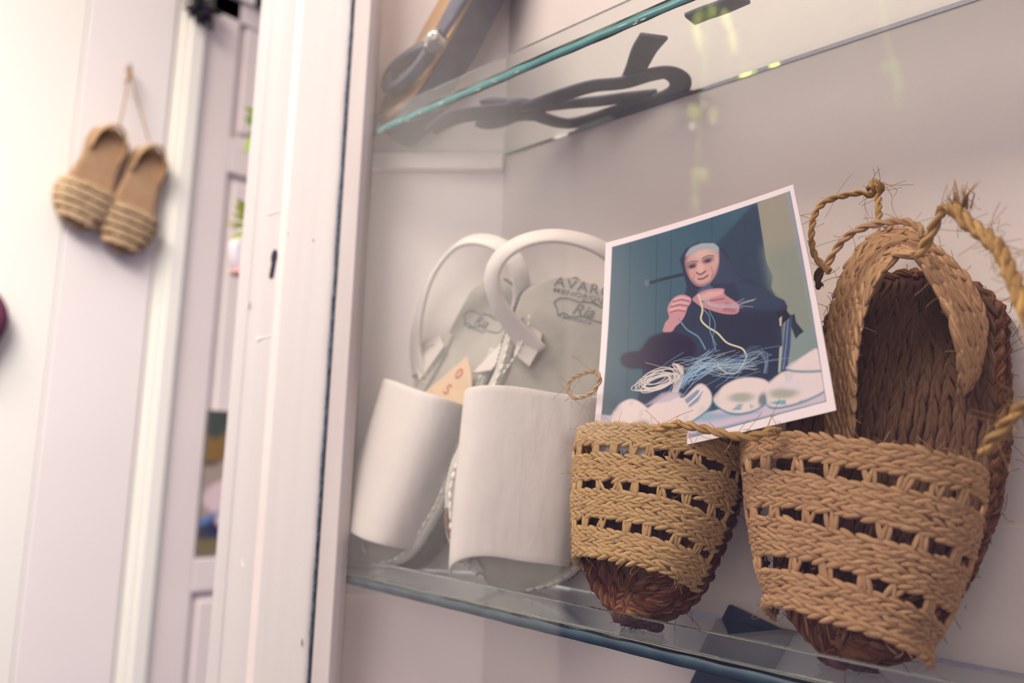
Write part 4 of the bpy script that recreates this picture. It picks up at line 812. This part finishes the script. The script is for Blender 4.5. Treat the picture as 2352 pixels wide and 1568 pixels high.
    for k in range(12): st([(860 + 30 * r.random(), 950), (930 + 60 * r.random(), 880 + 60 * r.random()), (1000 + 20 * r.random(), 930 + 60 * r.random()), (1000 + 20 * r.random(), 1050)], 2, (118, 146, 172), .4)
    b = 1 - inside(X, Y_, [(150, 400), (1131, 95), (1333, 1250), (68, 1587)], 1.5); C = C * (1 - b[..., None]) + lin((236, 224, 226)) * b[..., None]
    put(stroke(X, Y_, [(1131, 95), (1232, 672), (1333, 1250)], 4, 2), (70, 84, 120), .6); put(stroke(X, Y_, [(1333, 1250), (700, 1418), (68, 1587)], 4, 2), (90, 100, 130), .6); put(stroke(X, Y_, [(150, 400), (109, 993), (68, 1587)], 3, 2), (90, 100, 130), .5)
    return C
TLp, TRp, BRp, BLp = onY(1396.5, 560, .4005), onY(1826, 427, .3885), onY(1925.5, 944, .3800), onY(1362.4, 1068, .3785)

nu_, nv_ = 440, 520; uu_, vv_ = np.meshgrid(np.linspace(0, 1, nu_), np.linspace(0, 1, nv_))
Cc = print_fn(uu_, vv_); U3, V3 = uu_[..., None], vv_[..., None]
# lay the picture grid perspective-true on the (slightly warped) sheet
NP = unit(np.cross(TRp - TLp, BLp - TLp)); NP = NP if NP[1] < 0 else -NP
Gp = TLp * (1 - U3) * (1 - V3) + TRp * U3 * (1 - V3) + BRp * U3 * V3 + BLp * (1 - U3) * V3 + NP * (.0022 * (U3 * 2 - 1) ** 2 - .0018 * np.sin(math.pi * V3))
sh = MB(); gi = np.linspace(0, nv_ - 1, 27).astype(int); gj = np.linspace(0, nu_ - 1, 23).astype(int); slab(sh, Gp[np.ix_(gi, gj)] - NP * .0006, -NP * .00025)
snap = sh.build('snapshot', M['paper']); tag(snap, 'white bordered colour snapshot of an old woman in black plaiting straw', 'photograph')
pm = MB(); grid(pm, Gp); po = pm.build('printed_picture', M['print'], snap)
po.data.color_attributes.new('paint', 'FLOAT_COLOR', 'POINT').data.foreach_set('color', np.concatenate([Cc.reshape(-1, 3), np.ones((nu_ * nv_, 1))], 1).astype(np.float32).ravel())

# white card with small print inside the golden slipper, read through the top openings
cf = _F(); cf.O = E1F.px(1444, 1040, .031); cf.n = E1F.n; cf.w = E1F.w; cf.l = E1F.l
g = MB(); poly_plate(g, [cf.O + cf.w * a + cf.l * b for a, b in ((-.017, -.006), (.011, -.006), (.011, .010), (-.017, .010))], cf.n, .0004)
cd = tag(g.build('name_card', M['paper'], smooth=False), 'white printed card behind the open weave of the golden slipper', 'card')
words('AVISS', cf, -.002, -.0025, .0001, .0055, cd, M['ink'])

# ------------------------------------------------------------ upper shelf: blue and tan thong sandal, bow of blue tape
ZT = ZU + TH
UF = Fr(np.array([-.548, .387, .2825]), onY(1190, -260, .452), math.radians(-4))
UP = [(0, .02), (.02, .030), (.05, .036), (.09, .037), (.13, .033), (.17, .030), (.22, .028)]
ut = thing('thong_sandal', 'tan and blue grey thong sandal with a silver bead on the upper shelf', 'sandal', UF.O)
sole_slab(UF, UP, UF.L, 0, -.003, grow=-.001).build('insole', M['tan'], ut, bevel=.0008)
sole_slab(UF, UP, UF.L, -.0031, -.030, grow=.0005).build('suede_sole', M['bluesuede'], ut, bevel=.002)
def updirs(P, c=None): return [UF.n * .25 + UF.w for _ in P]
g = MB(); P = [UF.px(1110, -90, .012), UF.px(1080, -40, .013), UF.px(1050, 10, .013), UF.px(1024, 55, .012), UF.px(1002, 92, .010)]; band(g, P, [unit(np.cross(UF.n, P[-1] - P[0]))] * 5, [.034, .032, .028, .024, .016], .005); g.build('thong_strap', M['bluesuede'], ut)
g = MB(); P = [UF.px(x, y, .0085) for x, y in ((985, 108), (945, 128), (908, 158), (892, 186), (896, 206), (920, 196), (950, 170), (978, 134), (990, 112))]; band(g, P, [UF.n] * 9, .011, .0095, 60); g.build('toe_loop', M['bluesuede'], ut)
g = MB(); c0 = UF.px(999, 96, .012); ax = unit(UF.px(1040, 55, .012) - c0); a_ = unit(np.cross(ax, UF.n)); G = []
for k in np.linspace(-1, 1, 13):
    r_ = .0092 * (1 - .35 * k * k) * (1 if abs(k) < .95 else .8); G.append([c0 + ax * k * .0095 + (a_ * math.cos(x) + UF.n * math.sin(x)) * r_ for x in np.linspace(0, 2 * math.pi, 20, endpoint=False)])
grid(g, G, closed_u=True)
for k in (-.55, 0, .55):
    for x in np.linspace(0, 2 * math.pi, 10, endpoint=False):
        lump(g, c0 + ax * k * .0095 + (a_ * math.cos(x + k) + UF.n * math.sin(x + k)) * .0078, ax, a_, UF.n, .003, .003, .003)
g.build('bead', M['silver'], ut)
g = MB(); tube(g, [UF.P(-.020, .095, -.004), UF.P(-.058, .10, -.02), UF.P(-.062, .16, -.022)], .004, 6); 
bow = thing('tape_bow', 'flat bow of blue grey tape lying on the upper glass shelf, seen from below', 'bow', onZ(1195, 235, ZT))
def flat(px_, wd, name, z=0.0022, n=60, tk=.0030):
    P = [onZ(x, y, ZT + z) for x, y in px_]; g = MB(); T = [np.cross([0, 0, 1.], (P[min(i + 1, len(P) - 1)] - P[max(i - 1, 0)])) for i in range(len(P))]; band(g, P, [unit(t) for t in T], wd, tk, n); return g.build(name, M['bluesuede'], bow)
flat([(992, 288), (1020, 268), (1060, 252), (1130, 244), (1180, 240)], [.012, .017, .022, .024, .024], 'tail')
flat([(1215, 232), (1290, 205), (1360, 184), (1430, 176), (1490, 158), (1535, 152), (1562, 170), (1552, 195), (1490, 222), (1420, 240), (1350, 262), (1300, 270), (1250, 258), (1215, 240)], [.0155] * 14, 'loop', n=110)
flat([(1220, 238), (1300, 226), (1380, 218), (1450, 208), (1510, 200)], [.008, .012, .014, .014, .010], 'loop', .0052)
flat([(1445, 172), (1462, 140), (1480, 100), (1502, 68)], [.013, .015, .017, .019], 'tail', .0052)
g = MB(); c0 = onZ(1190, 238, ZT + .009)
for d, a_, b_, ln, wd in (((.1, .0, 0), (1, -.25, 0), (0, 0, 1), .040, .036), ((-.004, .0, .001), (.35, 1, .0), (0, 0, 1), .066, .026), ((-.020, .0, -.002), (1, .1, 0), (0, 0, 1), .050, .026)):
    a_ = unit(a_); lump(g, c0 + (np.array(d) if abs(d[0]) < .05 else 0), a_, unit(np.cross(b_, a_)), np.array(b_, float), ln, wd, .015)
ko = g.build('knot', M['bluesuede'], bow); sb = ko.modifiers.new('subdivision', 'SUBSURF'); sb.levels = sb.render_levels = 2
tp = MB(); P = [onZ(x, y, ZT + .0022) for x, y in ((1585, 28), (1620, 14), (1660, 0), (1710, -22))]; band(tp, P, [unit(np.cross([0, 0, 1.], P[-1] - P[0]))] * 4, .013, .003, 20); tag(tp.build('tape_end', M['bluesuede']), 'cut end of blue grey tape at the top edge, on the upper shelf', 'tape')

# dark slate square propped beneath the lower shelf
def onback(x, y, Y=BACK - .006): return onY(x, y, Y)
g = MB(); A, B_, C_ = onback(1680, 1388), onback(1835, 1462), onback(1585, 1580); poly_plate(g, [A, B_, B_ + (C_ - A), C_], np.array([0, -1., 0]), -.004)
tag(g.build('slate_tile', M['slate'], smooth=False), 'dark blue slate square tilted against the back board under the lower shelf', 'tile')
